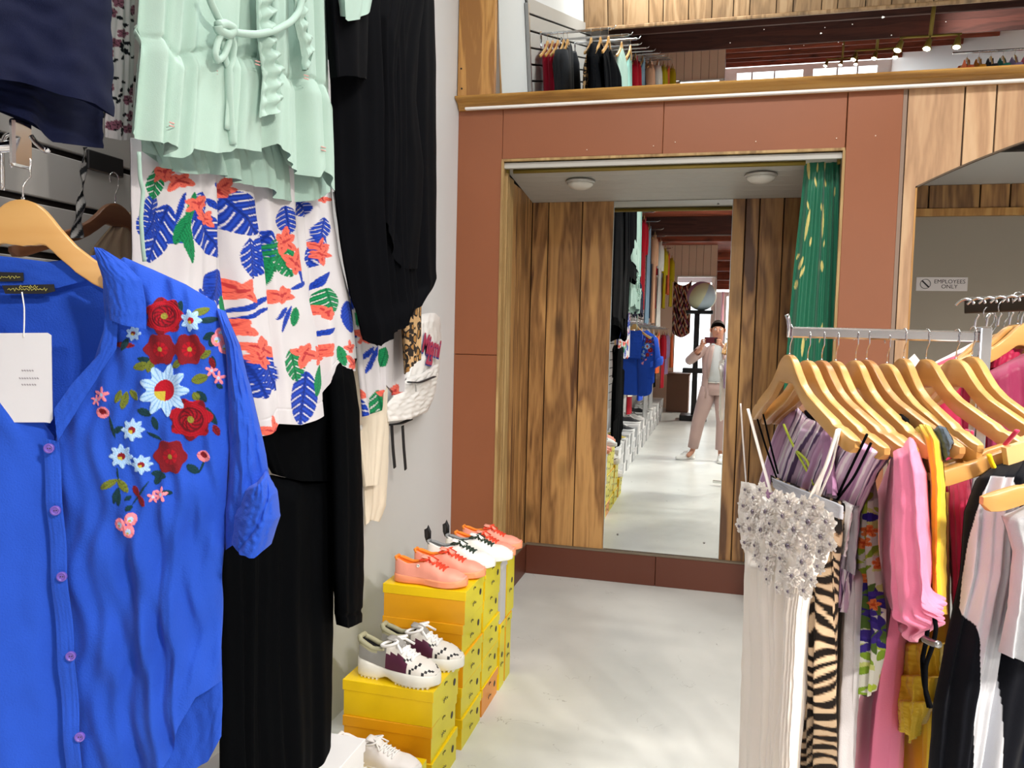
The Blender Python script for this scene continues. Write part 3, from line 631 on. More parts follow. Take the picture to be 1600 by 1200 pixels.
# ------------------------------------------------------------------ shoe boxes
BXY = mat('box_yellow', '#EFCB08', .38, var=.03, vscale=8); BXO = mat('box_orange', '#F0AC12', .38, var=.03, vscale=8); BXE = mat('box_end', '#DDD215', .4, var=.03, vscale=8)
BXG = mat('box_grey', '#C3C4C6', .45, var=.04); BXGO = mat('box_fade', '#E0902A', .4)
def box_meshes(w, d, h, ml, mbm, me_, seed):
    """x = long side (0.32, wall to aisle), y = short side, origin at floor centre"""
    r = random.Random(seed)
    lh = .036; e = .0022
    body = MB(); body.box((-w/2+.004, -d/2+.004, 0), (w/2-.004, d/2-.004, h-.003), 0)
    pm2 = MB(); lid = MB(); lid.box((-w/2, -d/2, h-lh), (w/2, d/2, h), 0, bev=.0015)
    def tomesh(nm, mb, m0):
        me = bpy.data.meshes.new(nm); me.from_pydata(mb.v, [], mb.f); me.materials.append(m0); me.materials.append(me_)
        for p in me.polygons: p.material_index = 1 if p.normal.x > .9 or p.normal.x < -.9 else 0
        return me
    bm_, lm = tomesh('box_body', body, mbm), tomesh('box_lid', lid, ml)
    x = w/2+.0006; pm = MB()
    # handwriting-like printed script, a row on the lid and one on the body
    for (cy, cz, s) in ((-.03, h-lh*.5, .010), (-.035, h*.38, .014)):
        pts = [(x, cy+s*(.35*k+.5*math.sin(k*1.9)), cz+s*.55*math.sin(k*2.3+.5)) for k in range(9)]
        (pm if s < .012 else pm2).tube(pts, .0011, 4)
    hm = MB(); hm.tube([(w/2-.0036, d/2-.045, h*.5), (w/2-.0028, d/2-.045, h*.5)], .0125, 14)
    return bm_, lm, pm, pm2, hm
def shoe_box(loc, w, d, h, kind, label, group, rot=0., mset=None, proto={}):
    key = (round(w, 3), round(d, 3), round(h, 3), kind)
    if key not in proto:
        ml, mb_, me_ = mset or {0: (BXY, BXY, BXE), 1: (BXO, BXO, BXE), 2: (BXY, BXO, BXE), 3: (BXG, BXG, BXG), 4: (mat('box_white', '#E9E9EA', .4),)*3, 5: (BXY, BXGO, BXGO)}[kind]
        a, b, p, p2, hm = box_meshes(w, d, h, ml, mb_, me_, kind)
        pme = bpy.data.meshes.new('printed_script'); pme.from_pydata(p.v, [], p.f); pme.materials.append(INK); pme2 = bpy.data.meshes.new('printed_script'); pme2.from_pydata(p2.v, [], p2.f); pme2.materials.append(INK)
        hme = bpy.data.meshes.new('finger_hole'); hme.from_pydata(hm.v, [], hm.f); hme.materials.append(INK)
        proto[key] = (a, b, pme, pme2, hme)
    a, b, pme, pme2, hme = proto[key]
    t = thing('shoe_box', label, 'shoe box', loc, group, math.radians(rot))
    for nm, me in (('body', a), ('lid', b), ('printed_script', pme), ('printed_script', pme2), ('finger_hole', hme)):
        if nm in ('finger_hole', 'printed_script') and kind in (3, 4): continue
        o = bpy.data.objects.new(nm, me); COL.objects.link(o); o.parent = t
    return t
XR = -.84; XC = XR-.16
stacks = [  # y0, y1, list of (height, kind, jitter) from the floor up, name
    (2.335, 2.605, [(.122, 0, 0), (.122, 1, .8), (.122, 0, -.4)], 'nearest stack, under the chunky trainers'),
    (2.655, 2.905, [(.118, 0, .3), (.118, 0, -.3), (.118, 1, .2), (.118, 1, -.5), (.125, 2, .4)], 'second stack, under the coral trainers'),
    (2.915, 3.155, [(.118, 5, .2), (.118, 0, 0), (.12, 0, -.2), (.12, 0, .3), (.126, 0, 0)], 'third stack, under the white trainers')]
ordn = ['lowest box', 'second box up', 'third box up', 'fourth box up', 'topmost box']
for (y0, y1, bs, nm) in stacks:
    z = 0
    for i, (h, k, j) in enumerate(bs):
        wd = .325 if i == len(bs)-1 else .318
        pos = 'topmost box' if i == len(bs)-1 else ordn[i]
        cn = {0: 'yellow', 1: 'orange-yellow', 2: 'yellow', 5: 'yellow and orange'}[k]
        shoe_box((XR-wd/2+(.0 if i == len(bs)-1 else -.004+.003*math.sin(i*3+y0)), (y0+y1)/2, z), wd, y1-y0-.004, h-.001, k, '%s shoe box, %s of the %s' % (cn, pos, nm), 'yellow shoe boxes', j); z += h
# fourth stack: boxes stood on end
D = [(3.165, 3.255, 0, .29, 0, 'yellow shoe box stood on end at floor level beside the third stack'), (3.262, 3.36, 0, .29, 1, 'orange-yellow shoe box stood on end at floor level, far end of the row'),
     (3.165, 3.255, .292, .275, 3, 'grey-fronted shoe box stood on end on top of others'), (3.262, 3.40, .292, .28, 0, 'yellow shoe box stood on end, last one of the upper row')]
for (y0, y1, z0, h, k, lb) in D: shoe_box((XR-.15, (y0+y1)/2, z0), .30, y1-y0-.003, h, k, lb, 'yellow shoe boxes')
# low stack nearer, and white boxes
shoe_box((-1.0, 2.14, 0), .318, .26, .118, 1, 'orange-yellow shoe box under the plain white sneakers, lower of two', 'yellow shoe boxes')
shoe_box((-.995, 2.14, .119), .318, .26, .06, 0, 'shallow yellow shoe box directly under the plain white sneakers', 'yellow shoe boxes')
t = shoe_box((-1.06, 1.80, 0.30), .34, .26, .11, 4, 'white box with a pink script logo at the bottom edge beside the black dress', None)
lg = MB(); 
for q in range(3): lg.tube([(-1.02+.02*q+.012*math.sin(k*2.2+q), 1.72+.010*k, .4105) for k in range(7)], .0016, 5)
lg.build('pink_script', mat('pink_ink', '#D45B93', .5), t)
for k_ in range(2): shoe_box((-1.06, 1.80, .15*k_), .335, .255, .148, 3, 'grey box under the white logo box, %s one' % ('lower', 'upper')[k_], None)
ORD = ['first', 'second', 'third', 'fourth', 'fifth', 'sixth', 'seventh', 'eighth', 'ninth', 'tenth', 'eleventh', 'twelfth', 'thirteenth', 'fourteenth', 'fifteenth', 'sixteenth', 'seventeenth', 'eighteenth', 'nineteenth', 'twentieth', 'twenty-first', 'twenty-second', 'twenty-third', 'twenty-fourth', 'twenty-fifth', 'twenty-sixth', 'twenty-seventh', 'twenty-eighth', 'twenty-ninth', 'thirtieth', 'thirty-first', 'thirty-second', 'thirty-third']
k = 0
gy = 1.52
while gy > -5.6:
    nz = 3 if (k % 4) else 2
    for i in range(nz): shoe_box((-1.09+.01*math.sin(k*2.+i), gy, .13*i), .31, .22, .128, 3 if (k+i) % 3 else 4, 'pale shoe box, %s of the %s pale stack from the alcove' % (('lowest', 'middle', 'topmost')[i], ORD[k]), 'pale shoe boxes along the wall')
    gy -= .228; k += 1

# ------------------------------------------------------------------ shoes
def shoe_fn(L=.285, W=.048, sh=(.030, .026), Hc=.088, spring=.006, wavy=0, toeH=.050):
    tw = [0, .03, .08, .18, .35, .5, .66, .8, .9, .96, 1.0]; ww = [.30, .56, .70, .76, .72, .80, .98, .95, .76, .52, .16]
    w = lambda t: W*np.interp(t, tw, ww)
    st = lambda t: np.interp(t, [0, .4, 1], [sh[0], (sh[0]+sh[1])/2, sh[1]])+(wavy*math.sin(t*9.5+.6) if wavy else 0)
    sb = lambda t: spring*max(0, (t-.72)/.28)**2
    top = lambda t: np.interp(t, [0, .06, .2, .33, .42, .55, .7, .82, .92, 1.0], [Hc, Hc*.97, Hc*.80, Hc*.86, Hc*.98, Hc*.84, Hc*.62, toeH*.95, toeH*.72, toeH*.22])
    return w, st, sb, top
def shoe(label, cat_group, loc, rot, pal, L=.285, W=.048, sh=(.030, .026), Hc=.088, wavy=0, toeH=.05, treads=False, chunky=False, decal=None, tab=None):
    w, st, sb, top = shoe_fn(L, W, sh, Hc, .008, wavy, toeH)
    t_ = thing('sneaker', label, 'shoe', loc, cat_group, math.radians(rot))
    SM = mat('sole_'+pal['name'], pal['sole'], .5); UM = mat('upper_'+pal['name'], pal['upper'], .55, bump=.1); LM = mat('lining_'+pal['name'], pal['lining'], .8); LC = mat('lace_'+pal['name'], pal['lace'], .8)
    N = 34; ts = 1-(1-np.linspace(0, 1, N)**1)**1.0; ts = np.r_[0, .012, .03, np.linspace(.06, .94, 26), .965, .985, 1.0]; N = len(ts)
    V = []; K = 12
    for t in ts:
        a, b0, b1 = w(t)*1.07+.002, sb(t), st(t)+sb(t); waist = 1-.10*math.exp(-((t-.38)/.12)**2)
        b0 += (.012*math.exp(-((t-.40)/.07)**2) if chunky else 0)
        for k in range(K):
            an = 2*math.pi*(k+.5)/K; ca, sa = math.cos(an), math.sin(an)
            y = np.sign(ca)*abs(ca)**.35*a*waist; z = (b0+b1)/2+np.sign(sa)*abs(sa)**.35*(b1-b0)/2
            V.append((t*L, y, z))
    Fc = [(i*K+k, (i+1)*K+k, (i+1)*K+(k+1) % K, i*K+(k+1) % K) for i in range(N-1) for k in range(K)]+[tuple(range(K)), tuple((N-1)*K+k for k in range(K))[::-1]]
    so = mesh('sole', V, Fc, SM, t_, world=False); autosmooth(so, 45)
    if treads:
        tb = MB()
        for t in np.r_[np.linspace(.02, .27, 6), np.linspace(.52, .9, 9)]: tb.box((t*L, -w(t)*.98, sb(t)-.003), (t*L+.006, w(t)*.98, sb(t)+.006))
        tb.build('tread', SM, so, world=False)
    # upper
    V = []; fm = []; M_ = 19; c = (M_-1)//2
    tu = np.r_[.008, .02, .04, .07, np.linspace(.1, .93, 30), .955, .975, .99]
    for t in tu:
        a = w(t)*1.0; z0 = st(t)+sb(t)-.003; H = max(top(t)-z0+.0, .004)+sb(t)
        op = sm(.015, .05, t)*(1-sm(.36, .46, t))       # collar opening
        for j in range(M_):
            s = (j-c)/c; q = abs(s); sg = np.sign(s)
            # closed dome
            an = (1-q)*math.pi/2; yd = a*math.cos(an)**.75; zd = z0+H*math.sin(an)**.85
            # open collar
            if q > .42: k = (1-q)/.58; yo = a*(1-.30*k**1.3); zo = z0+H*k**.9
            else: k = q/.42; yo = a*(.70-.06*math.sin(k*3.14))*(k**.35 if k > 0 else 0); zo = z0+.012+(H-.012)*k**1.6
            V.append((t*L-(.004*(1-q) if t < .05 else 0), sg*((1-op)*yd+op*yo) if q > 0 else 0, (1-op)*zd+op*zo))
    nU = len(tu)
    Fc = [(i*M_+j, i*M_+j+1, (i+1)*M_+j+1, (i+1)*M_+j) for i in range(nU-1) for j in range(M_-1)]
    mats_ = [UM, LM]+[mat(k_, *v_) for k_, v_ in pal.get('extra', [])]
    for i in range(nU-1):
        for j in range(M_-1):
            q = abs((j+.5-c)/c); t = (tu[i]+tu[i+1])/2; mi = 0
            if q < .46 and .02 < t < .40: mi = 1
            if pal.get('fn'): mi = pal['fn'](t, (j+.5-c)/c, mi)
            fm.append(mi)
    Fc += [tuple(range(M_))[::-1], tuple((nU-1)*M_+j for j in range(M_))]; fm += [0, 0]
    up = mesh('upper', V, Fc, mats_, t_, True, fm=fm, world=False)
    up.modifiers.new('s', 'SUBSURF').render_levels = 1; up.modifiers['s'].levels = 1
    V = np.array(V).reshape(nU, M_, 3)
    def surf(t, s):
        i = np.interp(t, tu, np.arange(nU)); i0 = int(i); i1 = min(i0+1, nU-1); f = i-i0; j = (s+1)*c; j0 = int(min(j, M_-2)); g = j-j0
        P = (V[i0, j0]*(1-f)+V[i1, j0]*f)*(1-g)+(V[i0, j0+1]*(1-f)+V[i1, j0+1]*f)*g; return P+np.array([0, 0, .0025])
    # collar padding
    cb_ = MB(); 
    rim = [V[i, c-int(.44*c)-0]+np.array([0, 0, .001]) for i in range(1, nU) if tu[i] < .37][::-1]+[V[i, c+int(.44*c)]+np.array([0, 0, .001]) for i in range(1, nU) if tu[i] < .37]
    cb_.tube(rim, .0055 if not chunky else .009, 8); cb_.build('collar', mat('collar_'+pal['name'], pal.get('collar', pal['lining']), .8), t_, True, world=False)
    # tongue
    tg = MB(); zt = top(.42)
    pts = [(L*.56, 0, top(.56)+.001), (L*.47, 0, zt+.001), (L*.40, 0, zt+.003), (L*.365, 0, zt+.006)]
    tg.tube(pts, [W*.30, W*.36, W*.40, W*.36], 12, flat=.2); tg.build('tongue', UM if not pal.get('tongue') else mat('tongue_'+pal['name'], pal['tongue'], .8), t_, True, world=False)
    # laces
    LR = .0045 if chunky else .0026; lb = MB(); nl = 5 if chunky else 6; tt = np.linspace(.455, .70, nl)
    for k in range(nl):
        sp_ = .30
        A, B = surf(tt[k], -sp_), surf(tt[k], sp_); mid = (A+B)/2+np.array([0, 0, .004])
        lb.tube([A, (A+mid)/2+np.array([0, 0, .002]), mid, (B+mid)/2+np.array([0, 0, .002]), B], LR, 6, flat=1.3)
        if k < nl-1:
            A, B = surf(tt[k], -sp_), surf(tt[k+1], sp_); lb.tube([A, (A+B)/2+np.array([0, 0, .005]), B], LR*.9, 6)
            A, B = surf(tt[k+1], -sp_), surf(tt[k], sp_); lb.tube([A, (A+B)/2+np.array([0, 0, .006]), B], LR*.9, 6)
    K0 = surf(.455, 0)+np.array([0, 0, .005]); sz = 1.5 if chunky else 1
    for sg in (-1, 1):
        lp = [K0+sz*np.array([.02*math.sin(a)-.006, sg*(.004+.026*math.sin(a/2)**1.2), .006*math.sin(a)-.010*(a/6.28 if a < 3.2 else 1-a/6.28)]) for a in np.linspace(0, 6.28, 12)]
        lb.tube(lp, LR*1.1, 6)
        lb.tube([K0, K0+sz*np.array([.012, sg*.018, -.002]), K0+sz*np.array([.030, sg*.030, -.016])], LR, 6)
    lb.build('laces', LC, t_, True, world=False)
    if tab:
        tb = MB(); tb.tube([(0, 0, Hc*.85), (-.008, 0, Hc*1.05), (-.010, 0, Hc*1.35), (-.004, 0, Hc*1.5), (.003, 0, Hc*1.3), (.003, 0, Hc)], .004, 8, flat=2.2); tb.build('pull_tab', mat('tab_'+pal['name'], tab, .6), t_, True, world=False)
    if decal: decal(t_, surf, V)
    return t_
CORAL = dict(name='coral', sole='#F59B72', upper='#F2A08C', lining='#F08A2C', lace='#E8492C')
WHT = dict(name='white', sole='#F1F1EC', upper='#F2F2F0', lining='#85898C', lace='#25382B', collar='#8C8F92')
PLAIN = dict(name='plain', sole='#F1EEEA', upper='#EDE9E6', lining='#E7E2E0', lace='#F4F3F1', collar='#EFEAE8', extra=[('heel_beige', ('#CDBE98', .6))], fn=lambda t, s, m: 2 if (m == 0 and t < .2 and abs(s) > .5) else m)
def chfn(t, s, m):
    q = abs(s)
    if m == 1: return 1
    if t < .26 and q > .5: return 2 if q > .66 else 4
    if t < .38 and q > .45: return 2
    if .30 < t < .66 and q > .62-.15*math.sin(t*14): return 3
    if t > .55 and (math.sin(t*46+q*7) > .72) and q > .18: return 5
    return 0
CHUNK = dict(name='chunky', sole='#E9E9E0', upper='#E4E1DA', lining='#1B1A20', lace='#F4F4F4', collar='#A3A184', tongue='#9B9A96',
             extra=[('ch_silver', ('#A9A9A6', .35, .5)), ('ch_plum', ('#5A2742', .45, .2)), ('ch_olive', ('#A3A184', .8)), ('ch_black', ('#1C1B20', .5))], fn=chfn)
def face_mark(t_, surf, V):
    mb = MB(); P = surf(.36, -.62)
    mb.tube([P+np.array([0, -.003, 0]), P+np.array([.001, -.006, 0])], .006, 10); mb.build('round_mark', WHITEP, t_, world=False)
    m2 = MB()
    for dx in (-.0025, .0025): m2.tube([P+np.array([dx, -.005, -.002]), P+np.array([dx+.0005, -.0075, .003])], .0012, 5)
    m2.build('dots', INK, t_, world=False)
def black_loop(t_, surf, V):
    mb = MB(); P = surf(.36, -.6)
    for r_ in (.016, .011): mb.tube([P+np.array([r_*1.3*math.cos(a)+.004, -.004, r_*math.sin(a)+.6*r_*math.cos(a)]) for a in np.linspace(0, 6.28, 18)], .0012, 5)
    mb.build('stitched_motif', INK, t_, world=False)
ZA, ZB, ZC = .366, .597, .601
G = 'pairs of display sneakers'
CH = dict(L=.30, W=.054, sh=(.062, .040), Hc=.135, wavy=.004, toeH=.080, treads=True, chunky=True)
shoe('chunky off-white, plum and silver trainer at the front of the nearest yellow stack', 'chunky trainers pair', (-1.135, 2.415, ZA), -6, CHUNK, **CH)
shoe('chunky off-white, plum and silver trainer behind its twin on the nearest yellow stack', 'chunky trainers pair', (-1.105, 2.53, ZA), 2, CHUNK, **CH)
shoe('coral low sneaker with orange lining and red laces, front one on the second stack', 'coral sneakers on the second stack', (-1.135, 2.715, ZB), -2, CORAL, L=.285, W=.05, sh=(.034, .028), Hc=.098, toeH=.06, decal=face_mark)
shoe('coral low sneaker with orange lining and red laces, behind its twin on the second stack', 'coral sneakers on the second stack', (-1.105, 2.83, ZB), 2, CORAL, L=.285, W=.05, sh=(.034, .028), Hc=.098, toeH=.06)
shoe('white trainer with grey heel and dark green laces, nearer one on the third stack', 'white trainers pair', (-1.10, 2.96, ZC), 0, WHT, L=.285, W=.05, sh=(.032, .026), Hc=.095, toeH=.06, tab='#1A1A1E')
shoe('white trainer with grey heel and dark green laces, farther one on the third stack', 'white trainers pair', (-1.06, 3.07, ZC), 3, WHT, L=.285, W=.05, sh=(.032, .026), Hc=.095, toeH=.06, tab='#1A1A1E')
shoe('coral sneaker with red laces alone on the upright boxes by the brown panel', 'coral sneakers on the upright boxes', (-1.075, 3.23, .574), 0, CORAL, L=.275, W=.048, sh=(.034, .028), Hc=.095, toeH=.058)
shoe('coral sneaker with red laces, second one on the upright boxes', 'coral sneakers on the upright boxes', (-1.075, 3.34, .574), 3, CORAL, L=.275, W=.048, sh=(.034, .028), Hc=.095, toeH=.058)
shoe('plain white leather sneaker with black loop motif, nearer one at the bottom edge', 'plain white sneakers pair', (-1.12, 2.06, .181), -8, PLAIN, L=.285, W=.047, sh=(.028, .024), Hc=.088, toeH=.055, decal=black_loop)
shoe('plain white leather sneaker, farther one of the pair at the bottom edge', 'plain white sneakers pair', (-1.10, 2.185, .181), -4, PLAIN, L=.285, W=.047, sh=(.028, .024), Hc=.088, toeH=.055)
gp = dict(name='mixed', sole='#E9E9E9', upper='#D5D5D3', lining='#888888', lace='#222222')
gp2 = dict(name='mixed_dark', sole='#EFEFEF', upper='#2C2C30', lining='#55555A', lace='#DDDDDD')
gp3 = dict(name='mixed_gold', sole='#EFEFEF', upper='#C9B24A', lining='#777777', lace='#F2F2F2')
for i, yy in enumerate((1.35, 1.0, .1, -.8, -1.3, -2.2, -2.9)):
    shoe('%s sneaker on the pale shoe boxes, %s one counted from the alcove' % (('light grey', 'gold', 'black', 'black', 'light grey', 'black', 'light grey')[i], ORD[i]), 'sneakers on the pale boxes', (-1.2, yy, .39 if i % 3 else .39), -4+3*(i % 3), (gp, gp3, gp2, gp2, gp, gp2, gp)[i], L=.28, Hc=.1)
# ------------------------------------------------------------------ garments, left wall
def fab(key, col, **k): return fabric(key, col, **k)
PAINT = mat('printed_cloth', None, .8, 0, .2, 700, 0, 9, .04, .08, vc=True)
BLUEP = mat('blue_linen', None, .8, 0, .5, 420, .07, 14, .06, .12, vc=True)
MINT = fab('mint_crepe', '#AFCBC1', var=.03); MINT2 = fab('mint_crepe_low', '#A3C1B7', var=.03)
BLK = mat('black_jersey', '#08090D', .75, 0, .1, 700, 0, 9, 0, .04); BLK2 = mat('black_velvet', '#040507', .8, 0, .1, 600, 0, 9, 0, .03)
NAVY = fab('navy_cloth', '#0C1331', sheen=.02); CREAM = fab('cream_cloth', '#EADFCB'); BLUE = fab('blue_cotton', '#1F4FD0')

def faceout(y, z, x1, label, x0=LW+.02, hooks=4, s=1):
    t = thing('display_rail', label, 'display rail', (x0, y, z), 'chrome arms on the slotted panel')
    MB().box((x0, y-.006, z-.0095), (x1, y+.006, z+.0095), bev=.003).build('arm', CHROME, t)
    MB().box((x0, y-.03, z-.09), (x0+.006, y+.03, z+.02), bev=.002).build('back_plate', CHROME, t)
    MB().tube([(x1-.01, y, z), (x1+.02, y, z+.002), (x1+.035, y, z+.022)], .004, 6).build('end_stop', CHROME, t, True)
    return t

# top tier arms (hangers at z~3.2)
UP = 3.20
def tp(X, y, z):
    d = np.array([X, y, z])-CO; return (800+FPX*(d@CR)/(d@CF), 600-FPX*(d@CU)/(d@CF))
for i, y in enumerate((2.14, 1.32, .66, -.3, -1.15, -2.0, -2.85, -3.7, -4.6, -5.5)):
    faceout(y, UP+.048, (-.84, -.80, -.80)[i] if i < 3 else -.88, 'chrome face-out rail high on the slotted panel, %s from the alcove end' % ORD[i])
def gen_top(X, y, ztop, L, W, m, name='top', parent=None, seed=0, sleeve=True, hem=1.05):
    """simple hanging garment parallel to the wall, for arms seen in the mirrors: shoulders, body, sleeves"""
    nu, nv = 22, 18; r = np.random.RandomState(seed); V = []
    u = np.linspace(-1, 1, nu); v = np.linspace(0, 1, nv); U, Vv = np.meshgrid(u, v)
    hw = W/2*np.interp(Vv, [0, .03, .25, .5, 1], [.62, .95, .86, .84, hem])
    zt = ztop-.085*np.abs(U)**1.2*(1-Vv)-L*Vv
    fo = .012*np.sin(U*8+r.uniform(0, 6)+Vv)*(.2+Vv)+.006*np.sin(U*17+r.uniform(0, 6))*Vv
    h = .022*(1-U**2)**.5
    F_ = np.stack([X+h+fo, y+U*hw, zt], -1).reshape(-1, 3); B_ = np.stack([X-h+fo*.5, y+U*hw, zt], -1).reshape(-1, 3)
    I = np.arange(nu*nv).reshape(nv, nu); q = lambda I: np.stack([I[:-1, :-1], I[1:, :-1], I[1:, 1:], I[:-1, 1:]], -1).reshape(-1, 4)
    mb_v = [F_, B_]; fs = [q(I), q(I+nu*nv)[:, ::-1]]
    e = []
    for j in range(nv-1): e += [(I[j, 0], I[j, 0]+nu*nv, I[j+1, 0]+nu*nv, I[j+1, 0]), (I[j, -1], I[j+1, -1], I[j+1, -1]+nu*nv, I[j, -1]+nu*nv)]
    fs.append(np.array(e))
    o = mesh(name, np.concatenate(mb_v), np.concatenate(fs), m, parent, True)
    if sleeve:
        for sg in (-1, 1):
            mb = MB(); y0 = y+sg*W*.46; mb.tube([(X, y0-sg*.02, ztop-.07), (X, y0+sg*.015, ztop-.15), (X+.01, y0+sg*.03, ztop-.32), (X+.01, y0+sg*.02, ztop-.33-.16*sleeve)], [.035, .05, .045, .04], 12, flat=1); mb.build('sleeve', m, o, True)
    return o
LEO = None
def leo_mat():
    m, nt, b = nodes('leopard_cloth'); N = nt.nodes.new; L = nt.links.new
    tc = N('ShaderNodeTexCoord'); vo = N('ShaderNodeTexVoronoi'); vo.inputs['Scale'].default_value = 34
    nz = N('ShaderNodeTexNoise'); nz.inputs['Scale'].default_value = 40; L(tc.outputs['Object'], nz.inputs['Vector'])
    ad = N('ShaderNodeVectorMath'); ad.operation = 'MULTIPLY_ADD'; ad.inputs[1].default_value = (.02, .02, .02); L(nz.outputs['Color'], ad.inputs[0]); L(tc.outputs['Object'], ad.inputs[2]); L(ad.outputs[0], vo.inputs['Vector'])
    cr = N('ShaderNodeValToRGB'); e = cr.color_ramp.elements; cr.color_ramp.interpolation = 'CONSTANT'
    e[0].position = 0; e[0].color = (*srgb('#A5783F'), 1); e[1].position = .36; e[1].color = (*srgb('#20160F'), 1); k = e.new(.60); k.color = (*srgb('#C7A273'), 1)
    L(vo.outputs['Distance'], cr.inputs[0]); L(cr.outputs[0], b.inputs['Base Color']); b.inputs['Roughness'].default_value = .8
    return m
LEO = leo_mat()
pink = fab('hot_pink', '#E0355F'); red = fab('red_cloth', '#B5152A'); greyc = fab('grey_cloth', '#A7ABB0'); lb = fab('pale_blue', '#8FB0CC'); peach = fab('peach', '#EDBB9B'); yel = fab('mustard', '#C9B517'); char = fab('charcoal', '#2A2C31'); orange = fab('orange_cloth', '#F0703A'); silver = mat('sequins', '#B9BABD', .3, .7, .6, 300); tan = fab('tan', '#C7A27A'); wht = fab('white_cloth', '#EDEDEA'); denim = fab('denim', '#4C6A8E'); redpat = fab('red_pattern', '#CC2338'); lilac = fab('lilac', '#B79BCB')
def up_item(X, y, L, W, m, lab, nm, grp=None, seed=0, sleeve=1, ph=UP, cat='clothing', hk=0, hem=1.05):
    o = gen_top(X, y, ph-.02, L, W, m, nm, None, seed, sleeve, hem); tag(o, lab, cat, grp)
    hanger((X, y, ph), 90, 'wooden hanger holding the %s' % (lab.replace(',', '') if len(lab.split()) < 12 else lab.split(' on the')[0]), 'hangers of the wall display', hk)
    return o
for i, x in enumerate((-1.325, -1.285, -1.245)): up_item(x, 2.14, .62, .40, pink, ('hot pink sleeveless blouse nearest the white wall', 'hot pink sleeveless blouse, middle one of the three', 'hot pink sleeveless blouse, third from the white wall')[i], 'blouse', 'hot pink tops on the first arm', i, 0)
for i, x in enumerate((-1.20, -1.17)): up_item(x, 2.14, .8, .44, char, ('dark blouse next to the pink ones', 'dark blouse next to the leopard dress')[i], 'blouse', 'dark tops on the first arm', 5+i)

# leopard dress (full length on the first arm)
t = thing('leopard_dress', 'long leopard print dress behind the black blouse', 'dress', (-.99, 2.2, 1.3))
garment('cloth', wallplane(-.99), [tp(-.99, 1.93, 3.08), (600, 200), (628, 500), (632, 585)], [tp(-.99, 2.36, 3.08), (672, 100), (664, 400), (656, 480), (655, 560)], [tp(-.99, 1.93, 3.08), tp(-.99, 2.14, 3.17), tp(-.99, 2.36, 3.08)], [(632, 585), (655, 560)], 30, 60, .05, (3, .012), 4, LEO, None, t)
hanger((-.99, 2.14, UP), 90, 'wooden hanger holding the leopard print dress', 'hangers of the wall display', 0)

# black blouse with batwing hem and long drape
t = thing('black_blouse', 'long black draped garment with gathered batwing hem, beside the white wall', 'blouse', (-.9, 2.1, 1.5))
garment('drape', wallplane(-.92), [tp(-.92, 1.86, 3.06), (505, -20), (517, 130), (522, 300), (533, 390), (548, 470), (565, 525)], [tp(-.92, 2.42, 3.06), (677, -60), (681, 100), (682, 300), (681, 430), (663, 462)],
        [tp(-.92, 1.86, 3.06), tp(-.92, 2.14, 3.16), tp(-.92, 2.42, 3.06)], [(565, 525), (590, 541), (612, 524), (640, 500), (663, 462)], 150, 160, .12, (7, .022), 21, BLK, None, t, .3, lambda U, V, X, Y: .006*sm(.93, .97, V)*(1-sm(.97, 1, V)))
garment('overlap_panel', wallplane(-.865), [tp(-.865, 2.12, 3.12), (588, 0), (590, 100), (596, 330)], [tp(-.865, 2.38, 3.05), (655, 60), (650, 160), (662, 260), (660, 330), (652, 420)], [tp(-.865, 2.12, 3.12), tp(-.865, 2.38, 3.05)], [(596, 330), (625, 420), (652, 420)], 60, 90, .03, (4, .012), 8, BLK, None, t, .3)
garment('sleeve', wallplane(-.855), [tp(-.855, 1.86, 3.05), (508, 0), (514, 100), (516, 122)], [tp(-.855, 2.1, 3.12), (576, 0), (575, 80), (573, 124)], [tp(-.855, 1.86, 3.05), tp(-.855, 2.1, 3.12)], [(516, 122), (545, 118), (573, 124)], 40, 60, .1, (2, .012), 9, BLK, None, t)
for x in (-.92, -.86): hanger((x, 2.14, UP), 90, 'wooden hanger holding the black blouse, %s one' % ('inner' if x < -.9 else 'outer'), 'hangers of the wall display', 0)
# mint cuff at the top
t = thing('mint_sleeve_top', 'pale mint sleeve end poking into view above the black blouse', 'blouse', (-.93, 2.0, 2.7))
garment('sleeve', wallplane(-.83), [(515, -150), (522, -20), (528, 25)], [(590, -150), (583, -10), (578, 18)], [(515, -150), (590, -150)], [(528, 25), (545, 33), (565, 30), (578, 18)], 30, 40, .09, (2, .01), 3, MINT, None, t)

# mint tiered blouse with a tie
t = thing('mint_blouse', 'pale mint wrap blouse with gathered ruffle tiers and a tied cord at the waist', 'blouse', (-.95, 1.45, 1.9))
seam = [(200, 20), (222, 56), (254, 62), (262, 88), (330, 76), (372, 92), (402, 88), (440, 120), (480, 122), (520, 150)]
sx, sy = zip(*seam)
def mintx(U, V, X, Y):
    d = Y-np.interp(X, sx, sy); g = .007*np.exp(-(d/3.)**2)
    pk = .0025*np.sin(X*.55)*np.exp(-np.clip(d, 0, 99)/26)*(d > 0)
    return -g*.8+.010*sm(0, 26, d)+pk
bott = [(200, 197), (210, 214), (238, 230), (246, 222), (258, 243), (286, 247), (296, 232), (318, 240), (338, 238), (346, 226), (362, 230), (405, 238), (420, 225), (437, 247), (455, 262), (484, 278), (492, 258), (517, 298)]
garment('outer_layer', wallplane(-.86), [tp(-.86, 1.12, 3.07), (217, 0), (212, 60), (205, 130), (200, 197)], [tp(-.86, 1.52, 3.07), (511, 0), (513, 150), (517, 298)], [tp(-.86, 1.12, 3.07), tp(-.86, 1.32, 3.16), tp(-.86, 1.52, 3.07)], bott, 220, 340, .05, (9, .024), 31, MINT, None, t, .45, mintx)
